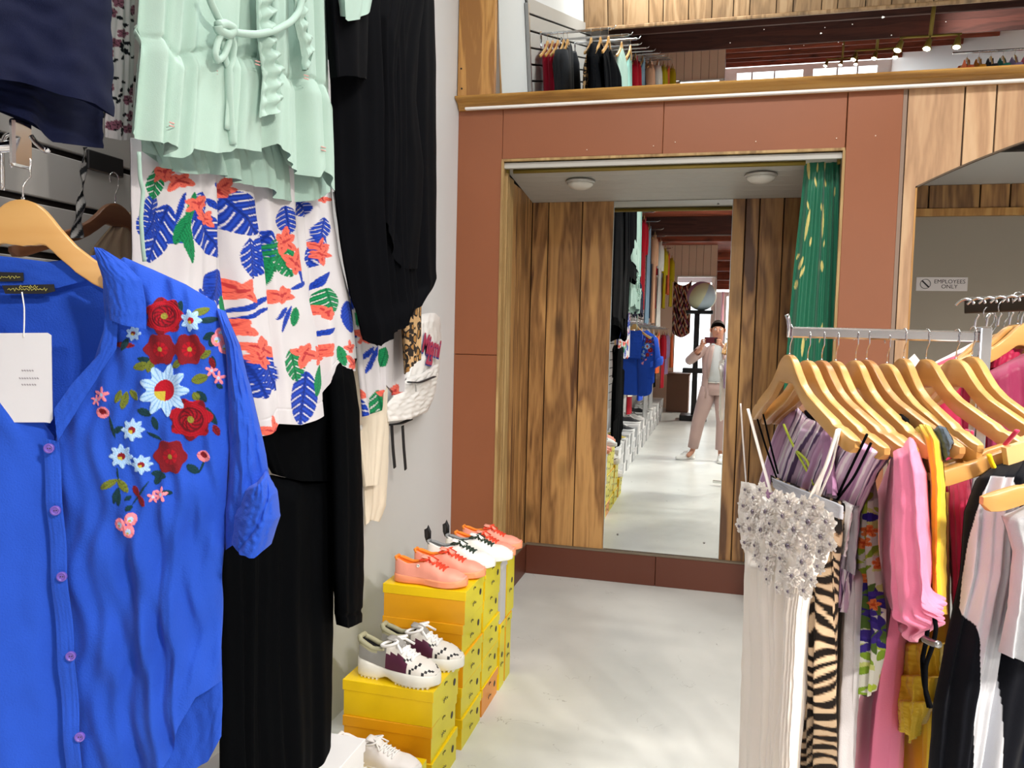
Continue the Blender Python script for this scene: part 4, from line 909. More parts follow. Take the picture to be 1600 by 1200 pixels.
garment('under_layer', wallplane(-.89), [(214, 100), (218, 180), (222, 236)], [(512, 120), (516, 300)], [(214, 100), (512, 120)], [(222, 236), (258, 262), (300, 273), (332, 270), (372, 284), (420, 296), (432, 310), (468, 316), (500, 309), (516, 300)], 160, 60, .03, (11, .018), 33, MINT2, None, t, .2)
garment('wrap_ruffle', wallplane(-.815), [(398, -40), (402, 60), (410, 120), (405, 184)], [(432, -40), (426, 50), (440, 110), (437, 150), (441, 166)], [(398, -40), (432, -40)], [(405, 184), (425, 178), (441, 166)], 30, 90, .012, (3, .010), 7, MINT, None, t, .2, lambda U, V, X, Y: .008*np.sin(Y*.28+U*3)*U)
garment('wrap_ruffle', wallplane(-.815), [(458, -40), (462, 40), (472, 80), (474, 108)], [(480, -40), (478, 40), (490, 72), (484, 96), (478, 112)], [(458, -40), (480, -40)], [(474, 108), (478, 112)], 20, 70, .012, (3, .008), 8, MINT, None, t, .2, lambda U, V, X, Y: .006*np.sin(Y*.3+U*3)*U)
def cord(pl, pts, r, m, parent, name='cord', off=.0, n=8, flat=None):
    xs = np.array([p[0] for p in pts], float); ys = np.array([p[1] for p in pts], float)
    s = np.linspace(0, 1, max(12, 4*len(pts))); d = np.linspace(0, 1, len(pts))
    # smooth (Catmull-Rom like) by cubic blending
    k = np.interp(s, d, xs), np.interp(s, d, ys)
    a, b = [np.convolve(np.r_[q[0], q, q[-1]], [.25, .5, .25], 'valid') for q in k]
    P = pl.at(a, b, off); return MB().tube(P, r, n, flat=flat).build(name, m, parent, True)
W9 = wallplane(-.815)
cord(W9, [(322, -20), (330, 5), (342, 30), (350, 42), (352, 48)], .006, MINT, t, 'tie_cord', .012)
cord(W9, [(352, 45), (372, 52), (400, 54), (430, 48), (455, 34), (468, 18), (474, -15)], .0065, MINT, t, 'tie_cord', .012)
cord(W9, [(340, 40), (352, 37), (366, 45), (358, 55), (342, 48), (340, 40)], .008, MINT, t, 'tie_knot', .016)
cord(W9, [(350, 48), (341, 62), (336, 85), (340, 96), (350, 88), (358, 66), (358, 52)], .0055, MINT, t, 'tie_loop', .014)
cord(W9, [(358, 50), (364, 70), (362, 95), (356, 110), (358, 150), (360, 190), (363, 228)], .0085, MINT, t, 'tie_end', .010, flat=.5)
cord(W9, [(352, 50), (350, 70), (352, 92), (362, 120), (358, 160), (355, 205)], .0075, MINT, t, 'tie_end', .008, flat=.5)
bd = MB()
for (x, y) in ((268, 194), (342, 114), (402, 98), (505, 232), (478, 120)):
    for dx in (0, 5): P = [W9.at(x+q*7+dx*0-3, y+(dx-2)+q*2-1) for q in (0., .5, 1.)]; bd.tube(P, .0012, 4)
bd.build('bird_print', mat('rose_print', '#D9A5A0', .7), t)
hanger((-.86, 1.32, UP), 90, 'wooden hanger holding the mint blouse', 'hangers of the wall display', 0)
cord(wallplane(-.84), [(217, 235), (219, 280), (224, 300), (220, 340), (223, 385), (226, 410)], .003, MINT2, t, 'tie_string', .0)

# tropical print dress under the mint blouse
CO_, CD_ = hexa('#E8705E'), hexa('#B23A3E'); BL_, BD_ = hexa('#2346B8'), hexa('#142A7A'); GR_, GD_ = hexa('#1E8A55'), hexa('#0F5A3A')
def tropic(X, Y, U, V, ox=0, oy=0, sc=1.):
    C = np.ones(X.shape+(3,))*hexa('#D0CED3')
    X = (X-ox)/sc; Y = (Y-oy)/sc
    Lf = lambda x0, y0, x1, y1, w, c=BL_, s=6, d=BD_: leaf(C, X, Y, x0, y0, x1, y1, w, c, s, d)
    # big blue palm leaves
    Lf(268, 320, 230, 410, 26); Lf(300, 330, 345, 402, 24); Lf(352, 300, 400, 366, 30); Lf(342, 420, 336, 470, 26, BL_, 0); Lf(418, 360, 396, 432, 20); Lf(386, 372, 392, 436, 15)
    Lf(248, 330, 222, 372, 22); Lf(345, 430, 322, 482, 24, BL_, 4); Lf(384, 560, 408, 622, 26); Lf(400, 545, 428, 610, 20); Lf(476, 580, 468, 664, 22); Lf(440, 322, 446, 366, 17); Lf(470, 312, 486, 338, 14); Lf(508, 340, 500, 378, 12)
    Lf(312, 300, 300, 345, 14); Lf(505, 365, 490, 420, 14, BL_, 5); Lf(540, 470, 548, 520, 12, BL_, 0); Lf(232, 340, 242, 300, 14, BL_, 5)
    for (x0, y0, x1, y1, w) in ((365, 490, 420, 462, 5), (372, 500, 418, 480, 4), (300, 470, 330, 455, 4), (305, 450, 318, 480, 4), (480, 440, 450, 452, 4), (452, 478, 436, 520, 4), (446, 480, 430, 500, 4), (470, 445, 462, 400, 4), (350, 430, 362, 444, 4), (500, 440, 515, 425, 4), (350, 295, 330, 287, 6), (500, 528, 522, 512, 4), (320, 310, 338, 328, 5), (495, 455, 510, 432, 4), (276, 352, 286, 300, 3), (260, 380, 300, 372, 4)): Lf(x0, y0, x1, y1, w, BL_, 0)
    # green leaves
    G_ = lambda x0, y0, x1, y1, w, s=5: Lf(x0, y0, x1, y1, w, GR_, s, GD_)
    G_(250, 262, 238, 312, 18); G_(440, 370, 424, 425, 22); G_(432, 392, 452, 432, 16); G_(285, 345, 296, 412, 8, 0); G_(292, 330, 276, 382, 8, 0); G_(352, 462, 362, 500, 8, 0); G_(508, 450, 520, 490, 15); G_(452, 545, 462, 596, 17); G_(500, 570, 492, 620, 8, 0); G_(458, 480, 456, 510, 6, 0); G_(528, 540, 536, 572, 7, 0); G_(300, 300, 288, 350, 7, 0); G_(420, 402, 418, 450, 5, 0)
    # coral flowers
    for (x, y, r_, a) in ((262, 268, 22, .3), (280, 282, 18, 1.2), (352, 298, 24, 2.), (306, 318, 20, .4), (318, 342, 17, 1), (376, 455, 25, .9), (372, 512, 27, .2), (440, 378, 20, .6), (458, 412, 23, 1.8), (438, 462, 22, .4), (404, 545, 26, 1.2), (398, 560, 18, .2), (474, 552, 22, 1.), (504, 556, 20, 2.), (512, 488, 16, .3), (503, 398, 15, 1.4), (420, 674, 22, .2), (552, 568, 15, .2), (545, 545, 12, 2), (500, 385, 13, 0), (505, 310, 12, 0)):
        orchid(C, X, Y, x, y, r_*1.08, a, CO_, CD_, 6 if r_ > 16 else 5)
    return C
t = thing('tropical_skirt', 'white skirt with blue palm leaves and coral flowers, under the mint blouse', 'skirt', (-1.0, 1.45, 1.25))
garment('cloth', wallplane(-.93), [(203, 215), (206, 400), (208, 690)], [(515, 240), (520, 330), (530, 400), (548, 470), (553, 520), (556, 580)], [(203, 215), (515, 240)], [(208, 690), (400, 684), (424, 672), (430, 662), (470, 664), (516, 648), (517, 590), (530, 578), (556, 580)],
        300, 380, .06, (6, .016), 45, PAINT, tropic, t, .3, lambda U, V, X, Y: -.022*np.exp(-((X-352-.14*(Y-350))/6.)**2)-.018*np.exp(-((X-414-.1*(Y-400))/5)**2)-.015*np.exp(-((X-498-.1*(Y-450))/5)**2)-.0012*np.exp(-((V-.945)/.003)**2))
# second tropical garment further along
t = thing('tropical_shorts', 'smaller tropical print piece hanging behind, between the black dress and the backpack', 'shorts', (-1.16, 2.5, 1.35))
garment('cloth', wallplane(-1.06), [(520, 300), (552, 500), (566, 651)], [(640, 300), (636, 500), (632, 612)], [(520, 300), (640, 300)], [(566, 651), (598, 641), (600, 600), (615, 618), (632, 612)], 90, 200, .04, (3, .012), 12, PAINT,
        lambda X, Y, U, V: tropic(X, Y, U, V, 118, 38, 1.05), t, .3)

# black dress below with long sleeve
t = thing('black_dress', 'floor-length black dress with long cuffed sleeve behind the blue shirt', 'dress', (-1.03, 1.6, .2))
garment('bodice', wallplane(-.965), [(390, 560), (398, 690), (425, 740)], [(558, 560), (540, 620), (524, 700), (524, 752)], [(390, 560), (558, 560)], [(425, 740), (445, 746), (470, 752), (524, 753)], 60, 60, .06, (3, .006), 14, BLK2, None, t)
garment('skirt', wallplane(-.96), [(345, 742), (345, 900), (343, 1240)], [(524, 752), (521, 960), (516, 1240)], [(345, 742), (425, 742), (470, 751), (524, 752)], [(343, 1240), (516, 1240)], 110, 120, .08, (5, .014), 17, BLK2, None, t, .35)
garment('sleeve', wallplane(-.93), [(512, 570), (517, 700), (520, 900), (526, 976)], [(552, 575), (562, 640), (568, 800), (569, 900), (566, 972)], [(512, 570), (530, 560), (552, 575)], [(526, 976), (545, 982), (566, 972)], 40, 120, .07, (1.5, .008), 18, BLK2, None, t, .3, lambda U, V, X, Y: -.006*np.exp(-((V-.955)/.008)**2))
hanger((-.97, 1.55, 1.72), 90, 'wooden hanger holding the black dress', 'hangers of the wall display', 0)

# cream garment
t = thing('cream_jacket', 'short cream garment with a curved hem hanging low against the white wall', 'jacket', (-1.22, 2.55, 1.0))
garment('front', wallplane(-1.22), [(540, 560), (560, 700), (567, 760)], [(607, 560), (605, 640), (598, 700), (592, 758)], [(540, 560), (607, 560)], [(567, 760), (592, 758)], 30, 50, .04, (2, .006), 3, CREAM, None, t)
garment('back', wallplane(-1.26), [(560, 640), (568, 770), (570, 822)], [(608, 640), (607, 720), (603, 790), (593, 816)], [(560, 640), (608, 640)], [(570, 822), (580, 812), (593, 816)], 30, 50, .03, (2, .006), 4, CREAM, None, t)
MB().lathe([(0, -.004), (.009, -.003), (.010, .002), (0, .004)], wallplane(-1.195).at(564., 668.), 12, 0, 'X').build('button', WHITEP, t, True)

# backpack on the wall
t = thing('backpack', 'white leather backpack with dark zip and black straps hung on the white wall', 'backpack', (-1.33, 2.9, 1.25))
WL = mat('white_leather', '#E9E8E6', .38, bump=.1, bscale=120); Wb = wallplane(-1.33)
garment('body', Wb, [(648, 500), (640, 560), (618, 610), (604, 640), (606, 658)], [(688, 497), (689, 530), (686, 580), (678, 620), (668, 644)], [(648, 500), (655, 492), (668, 489), (680, 489), (688, 497)], [(606, 658), (640, 655), (668, 644)], 50, 70, .13, (1.5, .004), 3, WL, None, t, .2, wr=.004)
garment('front_pocket', wallplane(-1.255), [(636, 590), (612, 622), (603, 634), (605, 659)], [(684, 568), (684, 590), (676, 622), (665, 643)], [(636, 590), (660, 583), (684, 568)], [(605, 659), (640, 655), (665, 643)], 40, 50, .05, (1.5, .004), 5, WL, None, t, .2, wr=.005)
cord(wallplane(-1.22), [(638, 597), (655, 598), (680, 588)], .010, mat('zip', '#15161C', .5), t, 'zip', .002, flat=.35)
cord(wallplane(-1.21), [(649, 600), (650, 612)], .003, STEEL, t, 'zip_pull', .004)
for pts in ([(612, 662), (614, 700), (617, 732)], [(629, 664), (631, 700), (634, 735)], [(606, 664), (625, 662), (642, 655)]): cord(wallplane(-1.27), pts, .013, mat('black_strap', '#101116', .6), t, 'strap', 0, flat=.3)
p = wallplane(-1.262).at(672., 541.)
text('Miami', 'lettering', p+np.array([.006, 0, 0]), .12, mat('print_red', '#A82C50', .5), t, (90, 8, 90), shear=.3, sx=.8, bold=.004)
text('Miami', 'lettering_shadow', p+np.array([.003, .004, -.006]), .12, mat('print_blue', '#243C9A', .5), t, (90, 8, 90), shear=.3, sx=.8, bold=.006)
p = wallplane(-1.262).at(670., 560.); text('23', 'number', p+np.array([.004, 0, 0]), .085, MATS['print_red'], t, (90, 8, 90), bold=.004); text('23', 'number_shadow', p+np.array([.001, .004, -.004]), .085, MATS['print_blue'], t, (90, 8, 90), bold=.006)

# navy garment top left, dark floral one beside it
t = thing('navy_shorts', 'dark navy garment with two hem layers in the top left corner', 'shorts', (-.93, .7, 2.0))
garment('front_layer', wallplane(-.84), [(-260, -250), (-260, 110)], [(181, -250), (176, -60), (172, 10), (175, 100), (178, 183)], [(-260, -250), (181, -250)], [(-260, 110), (0, 124), (40, 128), (100, 150), (145, 162), (178, 183)], 60, 60, .05, (3, .006), 5, NAVY, None, t, wr=.004)
garment('back_layer', wallplane(-.90), [(-260, 60), (-260, 150)], [(156, 60), (160, 180), (160, 232)], [(-260, 60), (156, 60)], [(-260, 150), (0, 172), (48, 195), (80, 222), (130, 228), (160, 232)], 50, 40, .06, (3, .008), 6, NAVY, None, t, wr=.004)
hanger((-.86, .66, UP), 90, 'wooden hanger holding the navy garment', 'hangers of the wall display', 0)
def dflor(X, Y, U, V):
    C = np.ones(X.shape+(3,))*hexa('#D9D6D6'); r = np.random.RandomState(9)
    for k in range(60):
        x, y = r.uniform(160, 215), r.uniform(-40, 225); a = r.uniform(0, 6.3); leaf(C, X, Y, x, y, x+9*math.cos(a), y+9*math.sin(a), 2.6, hexa('#14191F'))
    for k in range(18):
        x, y = r.uniform(165, 212), r.uniform(-30, 220); flower(C, X, Y, x, y, 8, r.uniform(0, 6), hexa('#8C5A6B'), hexa('#2A1C24'), 5, sharp=.35)
    return C
t = thing('dark_floral_skirt', 'white skirt with a small dark and mauve flower print behind the navy garment', 'skirt', (-1.1, 1.1, 2.0))
garment('cloth', wallplane(-1.02), [(150, -200), (162, 100), (164, 213)], [(214, -200), (209, 100), (206, 219)], [(150, -200), (214, -200)], [(164, 213), (185, 219), (206, 219)], 60, 250, .03, (2, .006), 8, PAINT, dflor, t)
def twist(X, Y, U, V):
    C = np.ones(X.shape+(3,))*hexa('#8A8A88'); put(C, np.sin(Y*.35+X*.5) > .1, hexa('#1B1D20')); return C
t = thing('printed_tie', 'twisted black and white printed tie end hanging from the garments on the left', 'tie', (-1.1, 1.15, 1.9))
garment('ribbon', wallplane(-1.12), [(130, 230), (127, 290), (122, 320), (113, 352), (113, 372)], [(136, 230), (132, 290), (131, 330), (128, 372)], [(130, 230), (136, 230)], [(113, 372), (128, 372)], 14, 120, .008, (1, .003), 2, PAINT, twist, t, extra=lambda U, V, X, Y: .004*np.sin(V*18+U*3))

# lower display arm with hook block near the shirt
t = thing('waterfall_hook', 'short chrome display bracket with hooks above the blue shirt', 'display hook', (-.80, .88, 1.74))
HP = Plane(-.83, .86, 22)
a = HP.at(36., 190.); b = HP.at(50., 264.)
MB().box((a[0]-.004, a[1]-.02, b[2]), (a[0]+.006, a[1]+.01, a[2]), bev=.003).build('plate', CHROME, t)
cord(HP, [(48, 212), (55, 222), (66, 232), (72, 236), (77, 233)], .0035, CHROME, t, 'prong', .01)
cord(HP, [(4, 300), (3, 250), (2, 232), (8, 212), (22, 208), (30, 222), (30, 240), (22, 258)], .003, CHROME, t, 'spare_hook', -.02)
MB().tube([(LW+.02, a[1]+.05, a[2]-.03), (a[0]-.002, a[1], a[2]-.03)], .008, 8).build('arm', CHROME, t, True)
t = thing('faceout_bracket', 'dark steel bracket on the slotted panel behind the navy garment', 'display hook', (LW+.02, 1.35, 2.05))
q = wallplane(LW+.05).at(np.array([150., 205.]), np.array([232., 278.]))
MB().box((LW+.022, q[0][1], q[1][2]), (LW+.03, q[1][1], q[0][2]), bev=.002).build('plate', mat('gunmetal', '#3B3B3D', .4, .7), t)
# hanger and beige garment behind
hanger(tuple(wallplane(-1.15).at(180., 318.)), 90, 'dark wooden hanger in shadow behind the blue shirt shoulder', None, 2)
t = thing('beige_blouse', 'beige lace garment half hidden behind the blue shirt', 'blouse', (-1.15, 1.2, 1.5))
garment('cloth', wallplane(-1.16), [(175, 352), (140, 392), (130, 640)], [(205, 330), (212, 420), (216, 640)], [(175, 352), (205, 330)], [(130, 640), (216, 640)], 30, 60, .03, (2, .006), 8, fab('beige_lace', '#B7A184'), None, t)

# ------------------------------------------------------------------ the blue embroidered shirt
SPn = Plane(-.86, .83, 22)
BLc = hexa('#2550C0')
RD, RDk, RB, PB, PBd = hexa('#A51426'), hexa('#5E1420'), hexa('#7C1A25'), hexa('#A9CDF2'), hexa('#6E9ED8'); OL, DG, PK = hexa('#6E7A2E'), hexa('#153A44'), hexa('#F08C9A')
rings = [(257, 494, 30, 0), (250, 546, 27, 0), (296, 547, 27, 0), (298, 655, 34, 0), (264, 714, 29, 0)]
def emb(C, X, Y, hgt):
    def lf(x0, y0, x1, y1, w, c):
        before = C.copy(); leaf(C, X, Y, x0, y0, x1, y1, w, c, 0, c*.62); hgt[np.any(before != C, -1)] = .0012
    for a in ((215, 560, 236, 565, 5, DG), (208, 575, 232, 570, 7, OL), (230, 582, 236, 562, 6, OL), (272, 500, 284, 470, 7, DG), (300, 492, 328, 482, 6, OL), (310, 502, 342, 498, 5, DG), (268, 575, 284, 562, 6, OL), (312, 560, 330, 548, 6, OL), (318, 530, 336, 520, 6, DG), (300, 595, 326, 588, 8, OL), (310, 610, 322, 628, 6, DG), (305, 612, 312, 625, 6, OL), (322, 636, 338, 664, 5, DG), (215, 640, 238, 648, 6, DG), (240, 650, 246, 672, 5, DG), (230, 675, 252, 688, 3, DG),
              (196, 612, 190, 640, 5.5, OL), (200, 610, 214, 626, 5.5, OL), (188, 610, 180, 630, 5, OL), (170, 650, 182, 684, 3, DG), (178, 676, 194, 666, 5, DG), (292, 726, 312, 738, 6, DG), (312, 738, 320, 716, 2, DG), (234, 740, 258, 746, 6, DG), (240, 758, 250, 742, 6, DG), (156, 764, 182, 750, 6, OL), (182, 750, 198, 770, 6, OL), (176, 788, 184, 762, 5, DG), (184, 792, 182, 764, 5, DG), (183, 752, 182, 730, 1.6, DG), (205, 790, 232, 752, 1.8, DG), (194, 782, 204, 776, 4, DG), (196, 798, 206, 790, 4.5, DG), (252, 768, 270, 770, 4, DG), (180, 538, 212, 540, 5, RB), (192, 548, 202, 528, 5, DG), (332, 556, 338, 575, 4, DG), (336, 540, 326, 532, 6, DG), (340, 600, 350, 606, 4, DG)): lf(*a)
    def rose(x, y, r, a0=0):
        a = np.arctan2(Y-y, X-x); d = np.hypot(X-x, Y-y); rr = r*(.93+.09*np.cos(a*7+a0)); mk = d < rr
        put(C, mk, RD); put(C, mk & (np.sin(d*2.2+a*4) > .35), RB, .6); put(C, mk & (d < r*.58), RDk); put(C, mk & (d < r*.50) & (np.sin(a*9+d*.8) > -.3), RD, .8)
        put(C, mk & (d > r*.80) & (np.cos(a*5+a0) < -.2), RDk, .8); put(C, d < r*.16, hexa('#8C8A3A')); hgt[mk] = .002+.0006*np.sin(d[mk]*1.7)
    def rose2(x, y, r):
        a = np.arctan2(Y-y, X-x); d = np.hypot(X-x, Y-y); mk = d < r*(.93+.08*np.cos(a*6)); put(C, mk, RB); put(C, mk & (np.sin(d*2.4+a*3) > .4), RDk, .5); put(C, d < r*.45, RD); put(C, (d < r*.45) & (np.sin(a*8) > .5), RB, .8); put(C, d < r*.14, hexa('#9A9038')); hgt[mk] = .002
    def blue(x, y, r, n=8, core=RD, k=.30):
        a = np.arctan2(Y-y, X-x); d = np.hypot(X-x, Y-y); mk = d < r*(.84+.16*np.cos(a*n)); put(C, mk, PB); put(C, mk & (np.sin(a*n*3) > .6), PBd, .7); c2 = d < r*k; put(C, c2, core); put(C, c2 & (Y > y+r*k*.1) & (X < x+1), hexa('#B8A93C')); hgt[mk] = .0018
    def star(x, y, r):
        a = np.arctan2(Y-y, X-x); d = np.hypot(X-x, Y-y); mk = d < r*(.35+.65*np.abs(np.cos(a*2.5+.6))**2); put(C, mk, PK); put(C, d < r*.22, PB); hgt[mk] = .0015
    rose(257, 494, 30, .3); rose2(250, 546, 26); rose2(295, 546, 26); rose(299, 655, 34, 1.); rose2(265, 714, 28)
    blue(257, 610, 41, 9, RD, .40); blue(299, 501, 18, 7, RD); blue(209, 521, 12, 7, RB); blue(209, 671, 18, 8, RB); blue(190, 713, 20, 8, RB); blue(221, 726, 16, 8, RB)
    for (x, y, r) in ((158, 617, 13), (147, 626, 9), (332, 579, 11), (344, 590, 11), (239, 777, 10), (252, 772, 12)): star(x, y, r)
    for (x, y) in ((346, 521), (352, 543), (340, 531), (187, 820), (205, 811), (202, 830)): blue(x, y, 10, 5, PB, .4); a = np.hypot(X-x, Y-y); put(C, (a < 10) & (a > 4.5), PK)
    for (x, y) in ((159, 645), (318, 713)): lf(x-11, y-3, x+11, y+3, 9, PK); lf(x-6, y-5, x+6, y+1, 4.5, RB)
    for (x, y) in ((211, 768), (221, 783), (338, 672), (333, 566)): lf(x-5, y-8, x+4, y+9, 5, RB)
def blue_paint(X, Y, U, V):
    C = np.ones(X.shape+(3,))*BLc; h = np.zeros_like(X); emb(C, X, Y, h); return C
def blue_ex(U, V, X, Y):
    C = np.ones(X.shape+(3,)); h = np.zeros_like(X); emb(C, X, Y, h)
    f = .012*np.exp(-((X-215-.10*(Y-850))/14.)**2)*sm(820, 900, Y)+.009*np.exp(-((X-250-.16*(Y-850))/18.)**2)*sm(830, 950, Y)-.010*np.exp(-((X-180-.06*(Y-800))/16.)**2)*sm(760, 900, Y)
    f += .004*np.sin((X*.6+Y*.9)*.045)*sm(500, 560, Y)+.0025*np.sin((X*1.1-Y*.5)*.09)+.0015*np.sin(X*.21+2*np.sin(Y*.03))
    return h+f
plainb = lambda X, Y, U, V: np.ones(X.shape+(3,))*BLc
t = thing('blue_shirt', 'bright blue linen shirt with embroidered red and pale blue flowers, price tag and rolled sleeve', 'shirt', (-.86, .83, .95))
garment('right_front', SPn, [(160, 424), (165, 500), (150, 560), (90, 640), (86, 690), (98, 900), (110, 1050), (126, 1240)], [(336, 472), (352, 520), (362, 640), (356, 760), (348, 900), (346, 1065)], [(160, 424), (195, 402), (245, 424), (290, 444), (336, 472)], [(126, 1240), (200, 1232), (250, 1206), (268, 1180), (282, 1130), (308, 1086), (346, 1065)],
        280, 560, .06, (3, .007), 61, BLUEP, blue_paint, t, .8, blue_ex, wr=.002)
garment('left_front', SPn, [(-260, 500), (-265, 1240)], [(-40, 500), (0, 571), (84, 682), (98, 900), (110, 1050), (122, 1240)], [(-260, 500), (-40, 500)], [(-265, 1240), (122, 1240)], 90, 160, .06, (4, .010), 62, BLUEP, plainb, t, .8, wr=.003, off=.004)
garment('placket', SPn, [(66, 684), (80, 900), (92, 1050), (106, 1245)], [(92, 690), (106, 900), (120, 1050), (130, 1245)], [(66, 684), (92, 690)], [(106, 1245), (130, 1245)], 16, 160, .004, (1, .001), 63, BLUEP, plainb, t, off=.034, extra=lambda U, V, X, Y: .002*np.sin(Y*.05)-.001*np.exp(-((U-.12)/.04)**2))
garment('inside_back', SPn, [(-200, 415), (-200, 760)], [(190, 415), (200, 500), (190, 760)], [(-200, 415), (0, 412), (150, 415), (190, 415)], [(-200, 760), (190, 760)], 60, 60, .01, (2, .005), 64, BLUEP, plainb, t, off=-.05, back=False, wr=.002)
garment('back_tail', SPn, [(228, 1000), (228, 1230)], [(346, 1000), (348, 1090), (346, 1150)], [(228, 1000), (346, 1000)], [(228, 1230), (290, 1212), (325, 1190), (346, 1150)], 50, 70, .01, (1.5, .004), 65, BLUEP, plainb, t, off=-.03, back=False)
garment('collar_stand', SPn, [(-120, 388), (-110, 442)], [(150, 398), (160, 432)], [(-120, 388), (20, 402), (80, 410), (150, 398)], [(-110, 442), (20, 447), (90, 450), (160, 432)], 50, 14, .006, (1, .002), 66, BLUEP, plainb, t, off=-.030)
garment('collar', SPn, [(146, 386), (152, 410), (162, 440), (172, 500)], [(160, 388), (195, 410), (222, 438), (228, 470), (229, 514)], [(146, 386), (160, 388)], [(172, 500), (200, 509), (229, 514)], 40, 60, .010, (1, .001), 67, BLUEP, plainb, t, off=.050, extra=lambda U, V, X, Y: .010*np.sin(U*3.1)*sm(0, .4, V)-.0006*np.exp(-((U-.93)/.02)**2))
garment('lapel_facing', SPn, [(168, 470), (156, 552), (112, 600), (84, 640)], [(186, 480), (182, 545), (140, 610), (90, 690)], [(168, 470), (186, 480)], [(84, 640), (90, 690)], 14, 60, .004, (1, .001), 68, BLUEP, plainb, t, off=.040)
garment('sleeve', SPn, [(335, 480), (350, 540), (358, 700), (352, 800), (352, 860)], [(352, 486), (375, 540), (400, 640), (416, 710), (424, 770)], [(335, 480), (352, 486)], [(352, 860), (380, 840), (424, 770)], 60, 130, .07, (2, .006), 69, BLUEP, plainb, t, .6, off=-.005, wr=.003)
garment('rolled_cuff', SPn, [(384, 762), (366, 806), (362, 850)], [(416, 734), (434, 768), (438, 806), (424, 850)], [(384, 762), (402, 752), (416, 734)], [(362, 850), (374, 866), (398, 871), (424, 850)], 50, 60, .12, (1.2, .005), 70, BLUEP, plainb, t, .3, off=.012, wr=.003, extra=lambda U, V, X, Y: -.006*np.exp(-((U*.8+V*.6-.75)/.03)**2))
garment('sleeve_underside', SPn, [(345, 790), (344, 845)], [(368, 780), (362, 852)], [(345, 790), (368, 780)], [(344, 845), (362, 852)], 14, 20, .05, (1, .003), 71, BLUEP, plainb, t, off=-.06)
PU = mat('purple_button', '#6F56B8', .35, coat=.4)
for (x, y) in ((78, 700), (88, 797), (98, 900), (112, 1024), (126, 1150)):
    c = SPn.at(float(x), float(y), .040); bb_ = MB()
    R_ = .0062; n_ = SPn.n; u_ = SPn.u; w_ = np.array([0, 0, 1.])
    for (r0, o0), (r1, o1) in zip([(0, .003), (R_*.55, .0028), (R_*.75, .0045), (R_, .004), (R_, .001)][:-1], [(R_*.55, .0028), (R_*.75, .0045), (R_, .004), (R_, .001)]):
        K_ = 20; V_ = []
        for (r_, o_) in ((r0, o0), (r1, o1)): V_ += [c+u_*r_*math.cos(q)+w_*r_*math.sin(q)+n_*o_ for q in np.linspace(0, 2*math.pi, K_, endpoint=False)]
        bb_.add(V_, [(k, (k+1) % K_, K_+(k+1) % K_, K_+k) for k in range(K_)])
    for dx in (-1, 1): bb_.tube([c+u_*dx*.0014+n_*.002, c+u_*dx*.0014+n_*.0034], .0008, 6, mi=1)
    bb_.build('button', [PU, INK], t, True)
# neck labels and price tag
lm = mat('label_black', '#0E1014', .6); gm = mat('gold_thread', '#B9B45C', .5)
def card(pl, pts, off, m, parent, name, th=.0012):
    P = [pl.at(float(x), float(y), off) for x, y in pts]; n = len(P); Q = [p-pl.n*th for p in P]
    return mesh(name, P+Q, [tuple(range(n)), tuple(range(2*n-1, n-1, -1))]+[(i, (i+1) % n, n+(i+1) % n, n+i) for i in range(n)], m, parent)
l1 = card(SPn, [(-30, 424), (36, 426), (37, 439), (-30, 441)], -.024, lm, t, 'neck_label'); l2 = card(SPn, [(3, 446), (84, 444), (86, 455), (70, 459), (8, 459)], -.022, lm, t, 'neck_label')
g2 = MB()
for (x0, x1, y, o) in ((-28, 33, 433, -.0235), (12, 74, 452, -.0215), (30, 60, 448, -.0215)):
    xs_ = np.arange(x0, x1, 2.2); P = SPn.at(xs_, y+1.9*np.sin(xs_*1.7)+1.1*np.sin(xs_*.9), o); g2.tube(P, .0005, 4)
g2.build('woven_script', gm, t)
tg = thing('price_tag', 'white card price tag hanging in the neck of the blue shirt', 'price tag', tuple(SPn.at(40., 660., .0)))
card(SPn, [(-60, 521), (74, 520), (80, 524), (82, 655), (78, 661), (72, 660), (-60, 660)], .028, mat('tag_white', '#CDD0D8', .5), tg, 'card')
cord(SPn, [(34, 455), (38, 480), (38, 505), (37, 528)], .0008, WHITEP, tg, 'string', .03)
pm = MB()
for (x0, x1, y) in ((34, 54, 578), (30, 60, 590), (34, 58, 600)):
    for x in np.arange(x0, x1, 4): pm.tube(SPn.at(np.array([x, x+2.2]), np.array([y, y+2.]), .0286), .0007, 4)
pm.build('printed_digits', mat('faint_ink', '#8F8C93', .6), tg)
h_s = hanger(tuple(SPn.at(36., 312., -.016)), 22, 'pale wooden hanger with the blue embroidered shirt on it', None, 0, turn=20)
[c_ for c_ in h_s.children if c_.name.startswith('wooden')][0].scale = (.97, 1, 1.32)
